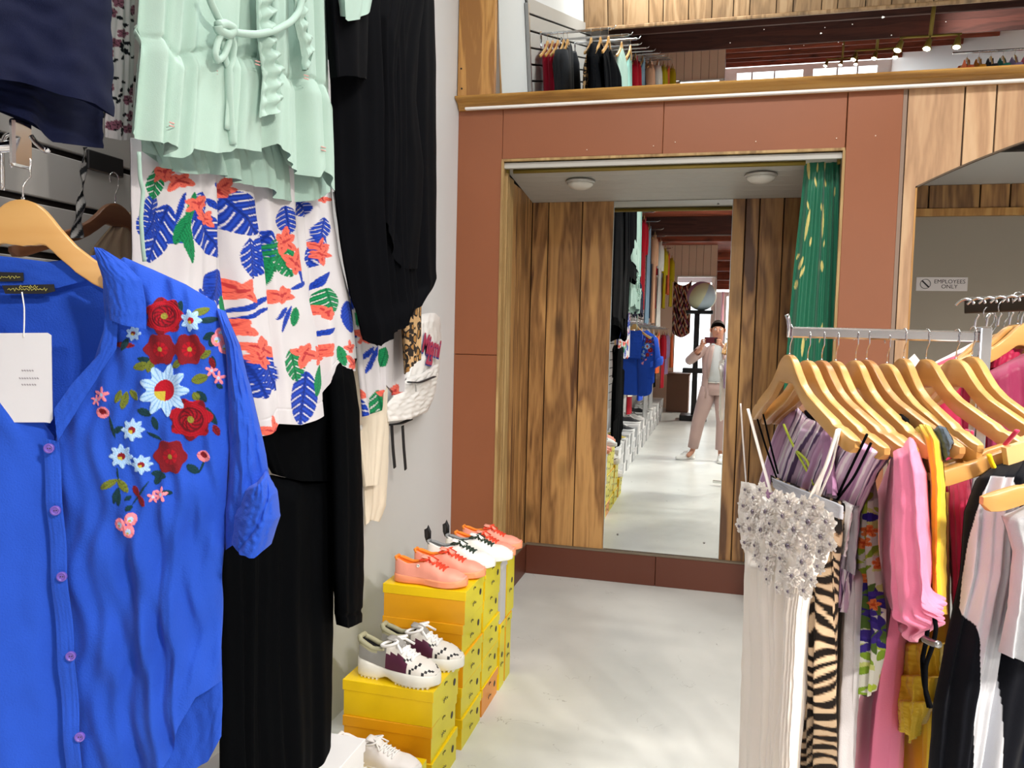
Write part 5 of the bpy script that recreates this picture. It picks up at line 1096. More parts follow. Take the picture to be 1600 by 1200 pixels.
# ------------------------------------------------------------------ right-hand rack
def pz(x, y, Z):
    return CO+Z*((x-800)/FPX*CR+(600-y)/FPX*CU+CF)
HA = -74; AA = HA+90   # hanger direction, arm direction
tip = pz(1233, 519, 1.2); ad_ = np.array([math.cos(math.radians(AA)), math.sin(math.radians(AA)), 0]); zb = tip[2]
BPl = Plane(tip[0], tip[1], AA)
post = BPl.at(1536., 519.); post[2] = zb
rk = thing('garment_rack', 'chrome four-way garment rack with square post and side arm holding the summer dresses', 'garment rack', (post[0], post[1], 0))
def beam(p, q, w_, h_, m, name, parent, bev=.0025):
    p = np.array(p); q = np.array(q); d = q-p; L_ = np.linalg.norm(d); d /= L_; s = np.cross(d, [0, 0, 1.]); 
    if np.linalg.norm(s) < 1e-3: s = np.array([ad_[0], ad_[1], 0])
    s /= np.linalg.norm(s); u_ = np.cross(s, d); V = []
    for e in (p, q):
        for a, b in ((-1, -1), (1, -1), (1, 1), (-1, 1)): V.append(e+s*a*w_/2+u_*b*h_/2)
    o = mesh(name, V, [(0, 1, 2, 3), (7, 6, 5, 4), (0, 4, 5, 1), (1, 5, 6, 2), (2, 6, 7, 3), (3, 7, 4, 0)], m, parent)
    b = o.modifiers.new('b', 'BEVEL'); b.width = bev; b.segments = 2; return o
beam(tip+[0, 0, 0], post, .010, .017, CHROME, 'arm', rk)
beam((post[0], post[1], .02), (post[0], post[1], zb+.016), .019, .019, CHROME, 'post', rk)
e0 = tip; MB().tube([e0+[0, 0, -.008], e0+[0, 0, .009], e0-ad_*.002+[0, 0, .020], e0-ad_*.005+[0, 0, .027]], .0035, 8).build('end_stop', CHROME, rk, True)
nd = np.array([math.cos(math.radians(HA)), math.sin(math.radians(HA)), 0])
na = np.array([post[0], post[1], zb-.02]); near_tip = na+nd*.40
for k in range(4):
    a = math.radians(AA+90*k); beam((post[0], post[1], .04), (post[0]+.38*math.cos(a), post[1]+.38*math.sin(a), .04), .026, .026, CHROME, 'foot', rk)
hd = {}
def rh(px, py, lab, kind=0, rot=0):
    p = BPl.at(float(px), float(py)); hh_ = hanger(tuple(p), HA+rot, lab, 'hangers of the summer dress rack', kind); [c_ for c_ in hh_.children if c_.name.startswith('hook')][0].scale = (.54, .54, .56); [c_ for c_ in hh_.children if c_.name.startswith('wooden')][0].scale = (.93, 1, .97); hd[px] = p; return p
HL = [(1234, 554, 0, 'first hanger on the chrome arm, holding the white beaded dress', -1), (1262, 563, 0, 'second hanger on the chrome arm, holding the tiger print dress', 2), (1284, 563, 1, 'darker brown third hanger on the chrome arm', 3), (1306, 564, 0, 'fourth hanger on the chrome arm', 0), (1337, 563, 0, 'fifth hanger on the chrome arm', -2), (1354, 562, 1, 'reddish-brown sixth hanger on the chrome arm', 4),
      (1386, 568, 0, 'seventh hanger on the chrome arm, ends wrapped in grey cloth', 1), (1412, 560, 0, 'eighth hanger on the chrome arm', -6), (1447, 561, 0, 'ninth hanger on the chrome arm, with a crimson strap at its end', 3), (1494, 561, 0, 'tenth hanger on the chrome arm', 2), (1519, 557, 0, 'last hanger on the chrome arm, next to the post', -2)]
for x, y, k, lb_, r_ in HL: rh(x, y, 'wooden hanger, '+lb_ if k == 0 else lb_, k, r_)
def HP_(px, d=0.): p = hd[px]+ad_*d; return Plane(p[0], p[1], HA)
SATIN = mat('ivory_satin', '#FCF6EE', .5, bump=.1, bscale=300, sheen=.2); IVORY = mat('ivory_pleat', '#FAF2E8', .6, sheen=.2, bump=.15, bscale=500)
# -- white beaded dress
P1 = HP_(1234)
wd = thing('beaded_dress', 'long ivory strappy dress with a bodice of ruffled beaded rosettes and pleated skirt', 'dress', (P1.o[0], P1.o[1], .1))
def pleat(U, V, X, Y): return .009*np.sqrt(np.sin((U+.03*np.sin(V*3+U*8)+.01*np.sin(V*9))*17*math.pi)**2+.02)*(.5+.5*np.sin(U*9+1)**2)*(.4+.6*np.minimum(1, 5*U*(1-U)))
garment('skirt', P1, [(1166, 850), (1163, 1000), (1156, 1240)], [(1288, 880), (1278, 960), (1268, 1240)], [(1166, 850), (1230, 880), (1288, 880)], [(1156, 1240), (1268, 1240)], 260, 100, .09, (3, .012), 71, IVORY, None, wd, .3, pleat)
garment('bodice', P1, [(1158, 752), (1153, 800), (1158, 850), (1172, 882)], [(1296, 802), (1304, 835), (1296, 875), (1280, 912)], [(1158, 752), (1180, 756), (1200, 780), (1212, 770), (1250, 778), (1296, 802)], [(1172, 882), (1205, 905), (1235, 922), (1280, 912)], 60, 50, .10, (2, .006), 72, SATIN, None, wd)
# rosettes
def rosette_mesh(seed):
    r = np.random.RandomState(seed); mb = MB(); R_ = 1.
    for l, (r0, r1, h0, h1, n) in enumerate(((.12, 1.0, .0, .16, 7), (.1, .78, .12, .36, 6), (.06, .5, .22, .52, 5))):
        K_ = 40; V_ = []; a0 = r.uniform(0, 6)
        for j, t_ in enumerate(np.linspace(0, 1, 5)):
            for k in range(K_):
                a = 2*math.pi*k/K_; rr = r0+(r1-r0)*t_*(.86+.16*math.cos(a*n+a0)); z = h0+(h1-h0)*t_+.13*t_*math.sin(a*n*2+a0+l)-.15*t_**3
                V_.append((rr*math.cos(a), rr*math.sin(a), z))
        mb.add(V_, [(j*K_+k, j*K_+(k+1) % K_, (j+1)*K_+(k+1) % K_, (j+1)*K_+k) for j in range(4) for k in range(K_)])
    mb.lathe([(0, .38), (.16, .40), (.19, .50), (.12, .60), (0, .63)], n=10, mi=1)
    me = bpy.data.meshes.new('rosette'); me.from_pydata(mb.v, [], mb.f); me.materials.append(SATIN); me.materials.append(mat('bead', '#8E8590', .15, .7))
    me.polygons.foreach_set('material_index', np.array(mb.m, dtype=np.int32)); me.polygons.foreach_set('use_smooth', np.ones(len(me.polygons), dtype=bool)); return me
RM = [rosette_mesh(i) for i in range(4)]
Rm = Matrix((P1.u, np.array([0, 0, 1.]), P1.n)).transposed() if True else None
pts = [(1167, 765, 9), (1180, 778, 10), (1190, 765, 9), (1164, 790, 10), (1180, 800, 13), (1200, 800, 13), (1158, 822, 10), (1174, 826, 11), (1192, 828, 12), (1166, 848, 9), (1182, 852, 9), (1215, 782, 12), (1235, 785, 12), (1226, 806, 12), (1247, 800, 10), (1269, 816, 18), (1245, 828, 15), (1220, 830, 11), (1287, 838, 16), (1264, 855, 13), (1284, 862, 11), (1236, 852, 17), (1208, 850, 12), (1256, 878, 12), (1280, 885, 9), (1222, 872, 10), (1202, 872, 10), (1240, 900, 11), (1262, 898, 11), (1222, 893, 8), (1200, 890, 9), (1270, 906, 7), (1258, 922, 10), (1234, 924, 9), (1216, 918, 7), (1200, 905, 7), (1275, 792, 12), (1294, 815, 12), (1182, 868, 7), (1188, 885, 6), (1299, 850, 8), (1243, 838, 9), (1171, 810, 8), (1205, 818, 9), (1256, 786, 9)]
for i, (x, y, r_) in enumerate(pts):
    c = P1.at(float(x), float(y), .060); k = r_*1.3*np.linalg.norm(c-CO)/FPX*1.05
    o = bpy.data.objects.new('rosette', RM[i % 4]); COL.objects.link(o); o.parent = wd
    uu = P1.u; dz = np.array([0, 0, 1.]); M4 = Matrix.Identity(4)
    ca, sa = math.cos(i*2.1), math.sin(i*2.1)
    # tilt each a little towards the aisle
    nn = P1.n+.35*(-CF)*1.+.15*np.array([math.sin(i*3), math.cos(i*5), math.sin(i*1.7)]); nn /= np.linalg.norm(nn); a1 = np.cross([0, 0, 1.], nn); a1 /= np.linalg.norm(a1); a2 = np.cross(nn, a1)
    e1 = a1*ca+a2*sa; e2 = -a1*sa+a2*ca
    for q in range(3): M4[q][0], M4[q][1], M4[q][2], M4[q][3] = e1[q]*k*1.15, e2[q]*k, nn[q]*k*.62, c[q]-wd.location[q]
    o.matrix_local = M4
for pts_, off in (([(1157, 628), (1161, 690), (1166, 758)], 0), ([(1168, 636), (1185, 700), (1205, 772)], .01), ([(1312, 668), (1298, 710), (1282, 750), (1270, 796)], .0), ([(1310, 668), (1290, 730), (1272, 765), (1262, 790)], .015), ([(1313, 668), (1300, 730), (1280, 775), (1276, 796)], .0)):
    cord(P1, pts_, .0028, SATIN, wd, 'strap', off, flat=.5)
# -- tiger print dress
def tiger(X, Y, U, V):
    C = np.ones(X.shape+(3,))*hexa('#B39C80'); C[:] = C*(1+.15*np.sin(Y*.02))[..., None]
    s = np.sin(Y*.30+3.2*np.sin(X*.11+Y*.02)+2.2*np.sin(X*.27-Y*.031)+1.9*np.sin(Y*.047+X*.05))+.5*np.sin(X*.5+Y*.13); put(C, s > .05, hexa('#1A1512')); put(C, (s > -.2) & (s < .05), hexa('#5E4632'), .8)
    return C
P2 = HP_(1262, .0)
td = thing('tiger_dress', 'black and tan tiger stripe strappy dress behind the ivory dress', 'dress', (P2.o[0], P2.o[1], .1))
garment('skirt', P2, [(1200, 800), (1230, 900), (1235, 1240)], [(1322, 800), (1312, 880), (1306, 1000), (1300, 1240)], [(1200, 800), (1322, 800)], [(1235, 1240), (1300, 1240)], 70, 260, .10, (4, .016), 81, PAINT, tiger, td)
garment('neck_band', P2, [(1204, 742), (1205, 765)], [(1326, 786), (1326, 830)], [(1204, 742), (1260, 764), (1326, 786)], [(1205, 765), (1262, 812), (1326, 830)], 60, 20, .05, (3, .004), 82, PAINT, tiger, td)
garment('grey_lining', P2, [(1206, 746), (1208, 760)], [(1318, 790), (1318, 812)], [(1206, 746), (1318, 790)], [(1208, 766), (1265, 800), (1318, 815)], 40, 14, .02, (2, .004), 83, fab('grey_lining', '#A9ABB3'), None, td, off=.035, back=False)
for pts_ in ([(1179, 640), (1197, 700), (1214, 748)], [(1192, 645), (1205, 700), (1216, 742)], [(1356, 676), (1330, 730), (1308, 776)], [(1362, 690), (1335, 745), (1304, 786)]): cord(P2, pts_, .0017, BLK, td, 'strap', .01)
# -- lilac striped smocked top
def stripes(X, Y, U, V):
    C = np.ones(X.shape+(3,))*hexa('#CBB2CB'); f = np.sin(U*190+2.5*np.sin(V*4)); put(C, f > .45, hexa('#E5DFE6')); put(C, np.sin(U*95+1.5*np.sin(V*4)) < -.80, hexa('#5E4A6C')); put(C, np.sin(U*17+.5) > .72, hexa('#B98DB4'), .8); return C
P3 = HP_(1306)
lt = thing('striped_blouse', 'lilac and grey striped gathered blouse behind the first dresses', 'blouse', (P3.o[0], P3.o[1], .9))
garment('body', P3, [(1226, 636), (1205, 690), (1184, 758), (1180, 900)], [(1396, 700), (1372, 740), (1345, 800), (1330, 960)], [(1226, 636), (1240, 630), (1262, 652), (1300, 668), (1345, 676), (1396, 700)], [(1180, 900), (1330, 960)], 420, 90, .10, (9, .010), 85, PAINT, stripes, lt, .3)
garment('flutter_sleeve', HP_(1306, .03), [(1352, 702), (1340, 740), (1338, 772)], [(1400, 704), (1386, 722), (1362, 752), (1345, 775)], [(1352, 702), (1400, 704)], [(1338, 772), (1345, 775)], 60, 40, .05, (3, .008), 86, PAINT, stripes, lt)
cord(P3, [(1240, 700), (1262, 720), (1272, 760)], .002, fab('lime', '#B9C84A'), lt, 'strap', .05)
cord(P3, [(1224, 662), (1236, 690), (1266, 745)], .002, MATS['lime'], lt, 'strap', .05)
lav = fab('lilac_tie', '#B487AE')
garment('tie', HP_(1306, -.05), [(1286, 676), (1284, 720), (1288, 770)], [(1302, 674), (1304, 720), (1310, 775)], [(1286, 676), (1294, 672), (1302, 674)], [(1288, 770), (1310, 775)], 20, 40, .02, (2, .005), 87, lav, None, lt)
# -- clear bag with white tie things, white trousers
P4 = HP_(1337)
wt = thing('white_trousers', 'white trousers hanging between the tiger and the tropical green garments', 'trousers', (P4.o[0], P4.o[1], .1))
garment('legs', P4, [(1302, 880), (1300, 1000), (1296, 1240)], [(1350, 880), (1340, 1100), (1332, 1240)], [(1302, 880), (1350, 880)], [(1296, 1240), (1332, 1240)], 50, 80, .09, (3, .012), 90, fab('white_twill', '#DAD8DC'), None, wt)
cb2 = thing('clear_bag', 'small clear plastic garment bag with a white folded strip, beside the rosettes', 'bag', (P4.o[0], P4.o[1], 1.2))
CLR = mat('clear_film', '#E8ECF0', .12, trans=.7, spec=.6)
garment('film', HP_(1337, -.06), [(1312, 790), (1302, 870)], [(1342, 790), (1335, 900)], [(1312, 790), (1342, 790)], [(1302, 870), (1318, 888), (1335, 900)], 24, 30, .02, (3, .004), 91, CLR, None, cb2)
garment('white_strip', HP_(1337, -.08), [(1316, 780), (1308, 862)], [(1334, 790), (1322, 870)], [(1316, 780), (1334, 790)], [(1308, 862), (1322, 870)], 14, 30, .012, (2, .003), 92, fab('satin_white', '#E9E9EA'), None, cb2)
def bagp(X, Y, U, V):
    C = np.ones(X.shape+(3,))*hexa('#A7AFC2'); put(C, np.sin(X*.5+Y*.3) > .3, hexa('#4A5FA8')); put(C, np.sin(X*.3-Y*.42+1) > .6, hexa('#B65C74')); return C
garment('folded_print', HP_(1337, -.05), [(1318, 850), (1310, 874)], [(1338, 850), (1334, 886)], [(1318, 850), (1338, 850)], [(1310, 874), (1334, 886)], 20, 20, .01, (2, .002), 93, PAINT, bagp, cb2)
# -- green/purple floral top
def fl2(X, Y, U, V):
    C = np.ones(X.shape+(3,))*hexa('#E6E8DD'); r = np.random.RandomState(4)
    for k in range(70):
        x, y = r.uniform(1322, 1384), r.uniform(740, 1090); a = r.uniform(.3, 2.6); l_ = r.uniform(12, 30); leaf(C, X, Y, x, y, x+l_*math.cos(a), y+l_*math.sin(a), r.uniform(2, 4.5), hexa(('#B9D24A', '#8DB03A', '#D5DE8A')[k % 3]))
    for (x, y) in ((1350, 960), (1365, 940), (1340, 990), (1360, 1000), (1335, 940), (1372, 985), (1350, 930)):
        for j in range(7): a = -2.4+j*.75; leaf(C, X, Y, x, y, x+24*math.cos(a), y+24*math.sin(a), 4.2, hexa(('#4A3A9A', '#3A2E86', '#5B7A3A')[j % 3]))
    for (x, y) in ((1357, 830), (1345, 905), (1368, 880), (1362, 945), (1350, 848)): flower(C, X, Y, x, y, 10, x, hexa('#F08A4A'), hexa('#D5572E'), 5)
    put(C, (np.hypot(X-1358, Y-808) < 7), hexa('#3A2E96')); return C
P5 = HP_(1354)
ft = thing('floral_blouse', 'slim white blouse printed with lime leaves, purple palms and orange flowers', 'blouse', (P5.o[0], P5.o[1], .6))
garment('cloth', P5, [(1350, 776), (1335, 840), (1326, 900), (1325, 1000), (1325, 1072)], [(1368, 752), (1368, 850), (1382, 950), (1380, 1010), (1366, 1076)], [(1350, 776), (1360, 762), (1368, 752)], [(1325, 1072), (1340, 1082), (1352, 1089), (1366, 1076)], 120, 300, .07, (2.5, .010), 95, PAINT, fl2, ft)
cord(P5, [(1362, 682), (1360, 720), (1362, 760)], .0022, MATS['lime'], ft, 'strap', .01); cord(P5, [(1378, 690), (1372, 720), (1350, 800)], .0016, WHITEP, ft, 'strap', .01)
garment('purple_hem', P5, [(1318, 1030), (1306, 1042)], [(1336, 1020), (1326, 1062)], [(1318, 1030), (1336, 1020)], [(1306, 1042), (1326, 1062)], 12, 12, .01, (1, .002), 96, fab('violet', '#4A3A9A'), None, ft, off=-.03)
cl = hd[1306]
w5 = MB().lathe([(.016, -.012), (.018, 0), (.016, .012)], (0, 0, 0), 12)
# -- pink puff-sleeve dress
PINKC = mat('pink_cotton', '#F281A6', .6, bump=.2, bscale=500, var=.04, vscale=10, sheen=.2)
P6 = HP_(1386)
pd = thing('pink_dress', 'bubblegum pink dress with a big gathered puff sleeve', 'dress', (P6.o[0], P6.o[1], .2))
garment('body', HP_(1386, .04), [(1398, 700), (1370, 770), (1376, 900), (1372, 1000), (1340, 1100), (1330, 1240)], [(1440, 700), (1440, 900), (1420, 1000), (1408, 1240)], [(1398, 700), (1420, 682), (1440, 700)], [(1330, 1240), (1408, 1240)], 90, 120, .12, (3, .014), 100, PINKC, None, pd)
def gath(U, V, X, Y): return .006*np.sin(U*70)*np.exp(-((V-.90)/.06)**2)-.018*np.exp(-((V-.93)/.03)**2)
garment('sleeve', HP_(1386, -.045), [(1392, 712), (1384, 780), (1378, 860), (1384, 930), (1396, 962), (1404, 985)], [(1432, 690), (1448, 740), (1456, 850), (1459, 930), (1456, 952)], [(1392, 712), (1410, 688), (1422, 682), (1432, 690)], [(1404, 985), (1420, 1003), (1434, 1004), (1446, 980), (1456, 952)], 120, 120, .11, (3.5, .012), 101, PINKC, None, pd, .5, gath, ends=(1, 1))
garment('strap', HP_(1412, 0), [(1433, 624), (1440, 650)], [(1446, 640), (1458, 656)], [(1433, 624), (1446, 640)], [(1440, 650), (1458, 656)], 10, 12, .02, (1, .001), 102, PINKC, None, pd)
# -- yellow dress
YEL = mat('yellow_chiffon', '#E3C01B', .6, bump=.2, bscale=400, var=.05, vscale=12, sheen=.2)
P7 = HP_(1447)
yd = thing('yellow_dress', 'mustard yellow tiered chiffon dress with a rounded shoulder loop', 'dress', (P7.o[0], P7.o[1], .3))
garment('sleeve', HP_(1354, .006), [(1427, 672), (1436, 690), (1446, 740), (1450, 960)], [(1456, 668), (1470, 690), (1477, 760), (1480, 960)], [(1427, 672), (1438, 663), (1448, 663), (1456, 668)], [(1450, 960), (1480, 960)], 40, 90, .04, (1.5, .008), 105, YEL, None, yd)
garment('body', HP_(1412, .06), [(1440, 760), (1420, 960), (1396, 1000), (1396, 1240)], [(1484, 760), (1484, 1000), (1478, 1240)], [(1440, 760), (1484, 760)], [(1396, 1240), (1478, 1240)], 60, 80, .08, (3, .010), 106, YEL, None, yd)
for k, (a, b) in enumerate((([(1400, 1002), (1396, 1056)], [(1474, 1004), (1474, 1062)]), ([(1394, 1050), (1390, 1094)], [(1470, 1056), (1466, 1100)]), ([(1396, 1090), (1400, 1120), (1402, 1140)], [(1462, 1096), (1452, 1120), (1448, 1130)]))):
    L1, R1 = a, b; bt = [L1[-1], ((L1[-1][0]*2+R1[-1][0])/3, L1[-1][1]+6), ((L1[-1][0]+R1[-1][0])/2, L1[-1][1]+(2 if k < 2 else 22)), ((L1[-1][0]+2*R1[-1][0])/3, R1[-1][1]+8), R1[-1]]
    garment('ruffle_tier', HP_(1386, .03-.01*k), L1, R1, [L1[0], R1[0]], bt, 90, 40, .05, (6, .008), 107+k, YEL, None, yd, .6, lambda U, V, X, Y: -.004*np.exp(-(V/.06)**2))
cord(HP_(1386, -.06), [(1456, 955), (1449, 985), (1447, 1003)], .0026, BLK, yd, 'drawcord', .02); cord(HP_(1386, -.06), [(1457, 955), (1463, 980), (1459, 1003)], .0026, BLK, yd, 'drawcord', .02)
cord(HP_(1386, -.06), [(1447, 1003), (1441, 1030), (1444, 1070), (1455, 1108)], .0028, BLK, yd, 'drawcord', .02); cord(HP_(1386, -.06), [(1459, 1004), (1446, 1040), (1446, 1080), (1452, 1107)], .0028, BLK, yd, 'drawcord', .02)
cord(HP_(1386, -.06), [(1444, 998), (1455, 1004), (1467, 1007)], .0045, STEEL, yd, 'cord_bar', .024)
# -- crimson top with straps
CRIM = mat('crimson', '#C81E52', .65, bump=.15, bscale=500, var=.05, sheen=.2)
P8 = HP_(1494)
cr_ = thing('crimson_camisole', 'crimson strappy camisole hanging from the last hangers of the chrome arm', 'camisole', (P8.o[0], P8.o[1], .8))
garment('body', P8, [(1476, 760), (1482, 860), (1492, 1000), (1478, 1240)], [(1516, 745), (1525, 900), (1530, 1240)], [(1476, 760), (1516, 745)], [(1478, 1240), (1530, 1240)], 50, 60, .06, (3, .008), 110, CRIM, None, cr_)
for pts_ in ([(1512, 670), (1495, 705), (1474, 742), (1480, 770)], [(1520, 672), (1508, 710), (1484, 746)], [(1516, 684), (1513, 702)], [(1590, 672), (1570, 695)]): cord(HP_(1447, 0), pts_, .0035, CRIM, cr_, 'strap', .02, flat=.6)
for (px, q, lb_, m_, nm) in ((1354, (1400, 668), 'black cloth', BLK, 'strap_wrap'), (1386, (1471, 683), 'grey cloth', fab('slate', '#4E5A66'), 'strap_wrap')):
    pass
bk_ = thing('black_camisole', 'black camisole whose strap shows at the end of the fifth hanger', 'camisole', (hd[1337][0], hd[1337][1], 1.2))
garment('cloth', HP_(1337, .02), [(1398, 650), (1395, 690), (1398, 720)], [(1420, 655), (1424, 680), (1412, 712)], [(1398, 650), (1408, 646), (1420, 655)], [(1398, 720), (1412, 712)], 20, 20, .03, (1, .002), 111, BLK, None, bk_)
garment('strap', HP_(1306, 0), [(1256, 640), (1262, 668)], [(1276, 640), (1284, 672)], [(1256, 640), (1276, 640)], [(1262, 668), (1284, 672)], 12, 12, .01, (1, .002), 112, BLK, None, bk_)
sw_ = thing('slate_blouse', 'slate grey blouse wrapped over the end of the seventh hanger', 'blouse', (hd[1386][0], hd[1386][1], 1.2))
garment('shoulder', HP_(1386, -.012), [(1459, 672), (1462, 700), (1476, 722)], [(1478, 668), (1490, 690), (1484, 704)], [(1459, 672), (1466, 664), (1478, 668)], [(1476, 722), (1484, 704)], 20, 24, .035, (1, .002), 113, MATS['slate'], None, sw_)
# -- price sticker on a hanger
pt_ = thing('paper_tag', 'small white paper tag on the eighth hanger of the chrome arm', 'price tag', tuple(BPl.at(1430., 560.)))
card(Plane(hd[1412][0], hd[1412][1], 14), [(1419, 562), (1429, 553), (1437, 563), (1428, 576)], 0, WHITEP, pt_, 'card')

# -- lower near arm: black and white dresses
def dz_hanger(px, py, Z, lab):
    q = pz(px, py, Z); loc = q+.222*ad_; loc[2] = q[2]+.109+.012
    hanger(tuple(loc), AA, lab, 'hangers of the lower near arm', 0); return loc
n1 = dz_hanger(1462, 758, 1.0, 'wooden hanger with yellow band, holding the black dress with white panels')
n2 = dz_hanger(1474, 744, 1.035, 'wooden hanger just behind the one with the yellow band')
n3 = dz_hanger(1548, 797, .90, 'wooden hanger nearest the right edge of the picture')
NB = Plane(n1[0], n1[1], AA)
rk2 = thing('garment_rack', 'chrome rack at the right edge carrying the black and white dress', 'garment rack', (n3[0], n3[1], 0))
b0_ = n2-nd*.03; b1_ = n3+nd*.12; b0_[2] = b1_[2] = n1[2]+.040
beam(b0_, b1_, .010, .017, CHROME, 'arm', rk2); beam((b1_[0], b1_[1], .0), (b1_[0], b1_[1], b1_[2]+.01), .019, .019, CHROME, 'post', rk2)
for k in range(4):
    a = math.radians(AA+90*k); beam((b1_[0], b1_[1], .012), (b1_[0]+.3*math.cos(a), b1_[1]+.3*math.sin(a), .012), .02, .02, CHROME, 'foot', rk2)
def bw(X, Y, U, V):
    C = np.ones(X.shape+(3,))*hexa('#0D0F16')
    xl = np.interp(Y, [742, 770, 800, 850, 900, 952, 960, 975, 1000, 1060, 1240], [1556, 1536, 1526, 1514, 1506, 1500, 1503, 1522, 1528, 1524, 1520]); xr = np.interp(Y, [742, 800, 900, 1000, 1060, 1240], [1580, 1598, 1590, 1576, 1570, 1558])
    put(C, (X > xl) & (X < xr) & (Y > 745), hexa('#C9CCD3')); return C
bd_ = thing('black_white_dress', 'long black dress with curved white side panels at the right edge', 'dress', (n1[0], n1[1], .1))
garment('cloth', NB, [(1552, 728), (1525, 748), (1506, 800), (1500, 900), (1478, 1000), (1458, 1100), (1448, 1240)], [(1700, 728), (1690, 900), (1640, 1240)], [(1552, 728), (1600, 715), (1700, 728)], [(1448, 1240), (1640, 1240)], 200, 260, .10, (5, .014), 120, PAINT, bw, bd_, .4)
band = MB(); 
cord(NB, [(1545, 710), (1549, 722), (1553, 730)], .006, fab('yellow_band', '#D9C81E'), bd_, 'yellow_band', .016, flat=.5)
card(NB, [(1572, 700), (1605, 690), (1608, 716), (1576, 728)], .022, mat('wood_clip', '#E3B97E', .4), bd_, 'size_clip', .01)
gd = thing('grey_blouse', 'pale grey blouse on the nearest hanger at the right edge', 'blouse', (n3[0], n3[1], .6))
garment('cloth', Plane(n3[0], n3[1], AA), [(1566, 806), (1582, 860), (1574, 950), (1560, 1018)], [(1700, 800), (1690, 1020)], [(1562, 808), (1600, 790), (1700, 800)], [(1556, 1020), (1610, 1040), (1690, 1020)], 60, 60, .06, (4, .012), 121, fab('soft_grey', '#BFC2C7'), None, gd, off=-.02)
dk = thing('navy_floral_dress', 'dark navy dress with small white flowers behind the pale grey blouse', 'dress', (n3[0], n3[1], .2))
def nvf(X, Y, U, V):
    C = np.ones(X.shape+(3,))*hexa('#0F1220'); r = np.random.RandomState(14)
    for k in range(26): x, y = r.uniform(1555, 1640), r.uniform(860, 1230); flower(C, X, Y, x, y, 7, 0, hexa('#8E93A8'), hexa('#3A3F58'), 5)
    return C
garment('cloth', Plane(*(n3[:2]-.03*nd[:2]), AA), [(1570, 900), (1562, 1100), (1560, 1240)], [(1690, 900), (1690, 1240)], [(1570, 900), (1690, 900)], [(1560, 1240), (1690, 1240)], 60, 120, .04, (4, .01), 122, PAINT, nvf, dk, off=-.05)
# mid post edge at lower right (wood-edged upright)
up_ = thing('display_upright', 'brown and grey upright post edge at the lower right corner', 'post', tuple(cw(1.05, 1.62))+(0,))
beam(np.r_[pz(1588, 1260, 1.62)[:2], 0], np.r_[pz(1600, 900, 1.62)[:2], 1.12], .02, .03, mat('tan_post', '#8A6038', .5), 'post', up_)

# -- rack behind with fuchsia garments
c0 = pz(1508, 478, 1.52); c1 = pz(1690, 468, 1.38)
rb = thing('steel_rail', 'dark steel hanging rail with white hook tips, behind the chrome post', 'rail', (c1[0], c1[1], 0))
beam(c0, c1, .014, .031, mat('dark_rail', '#4A443C', .3, .8), 'rail', rb); beam((c1[0], c1[1], 0), (c1[0], c1[1], c1[2]), .025, .025, MATS['dark_rail'], 'post', rb)
dr = (c1-c0)/np.linalg.norm(c1-c0); RPl = Plane(c0[0], c0[1], math.degrees(math.atan2(dr[1], dr[0])))
wl = MB(); xs_ = np.arange(1494, 1640, 2.); ph_ = (xs_-1494)/19.
hk = []
for i, (x, y) in enumerate(((1545, 528), (1568, 520), (1590, 507), (1612, 503))):
    p = RPl.at(float(x), float(y)); q = hanger(tuple(p), 22, 'wooden hanger on the dark rail behind the post, %s from the left' % ('first', 'second', 'third', 'fourth')[i], 'hangers of the dark rail', 0)
    hk.append(p)
for i in range(7):
    x0 = 1498+18*i; y0 = 479-1.2*i
    cord(RPl, [(x0-5, y0-2), (x0+3, y0-9), (x0+12, y0-12), (x0+22, y0-9), (x0+24, y0-3)], .0026, CHROME, rb, 'hook_tip', .02)
    cord(RPl, [(x0+32, y0+12), (x0+27, y0+20), (x0+25, y0+34)], .0022, CHROME, rb, 'hook_stem', .02)
FUC = mat('fuchsia', '#B8104A', .5, bump=.15, bscale=500, var=.05, sheen=.2); MAG = mat('magenta', '#8A1549', .55, bump=.15, bscale=500, var=.05, sheen=.2)
FP = Plane(*pz(1545, 600, 1.52)[:2], 22)
f1 = thing('fuchsia_blouse', 'bright fuchsia blouse on the dark rail, farthest one with its shoulder sloping left', 'blouse', (FP.o[0], FP.o[1], 1.))
garment('cloth', FP, [(1432, 582), (1438, 700), (1450, 900)], [(1640, 530), (1640, 900)], [(1432, 582), (1480, 560), (1530, 545), (1560, 535), (1640, 530)], [(1450, 900), (1640, 900)], 90, 80, .08, (5, .012), 130, FUC, None, f1)
garment('collar', Plane(*pz(1560, 560, 1.47)[:2], 22), [(1548, 545), (1545, 575)], [(1600, 545), (1590, 570)], [(1548, 545), (1575, 532), (1600, 545)], [(1545, 575), (1590, 570)], 30, 16, .05, (3, .006), 131, FUC, None, f1)
f2 = thing('magenta_dress', 'deep magenta garment in front of the fuchsia blouse, right of the chrome post', 'dress', (*pz(1600, 600, 1.42)[:2], .8))
garment('cloth', Plane(*pz(1580, 600, 1.43)[:2], 22), [(1534, 586), (1543, 640), (1543, 830)], [(1680, 540), (1680, 830)], [(1534, 586), (1560, 572), (1600, 552), (1680, 540)], [(1543, 830), (1680, 830)], 60, 70, .06, (4, .010), 132, MAG, None, f2)
f3 = thing('white_blouse', 'white blouse edge showing above the fuchsia one on the dark rail', 'blouse', (*pz(1450, 560, 1.56)[:2], 1.))
garment('shoulder', Plane(*pz(1500, 560, 1.56)[:2], 22), [(1438, 577), (1440, 620)], [(1522, 534), (1530, 600)], [(1438, 577), (1480, 556), (1522, 534)], [(1440, 620), (1530, 600)], 40, 20, .03, (2, .004), 133, fab('white_cloth', '#EDEDEA'), None, f3)
hanger(tuple(pz(1548, 535, 1.60)), 22, 'wooden hanger under the white blouse on the dark rail', 'hangers of the dark rail', 0)
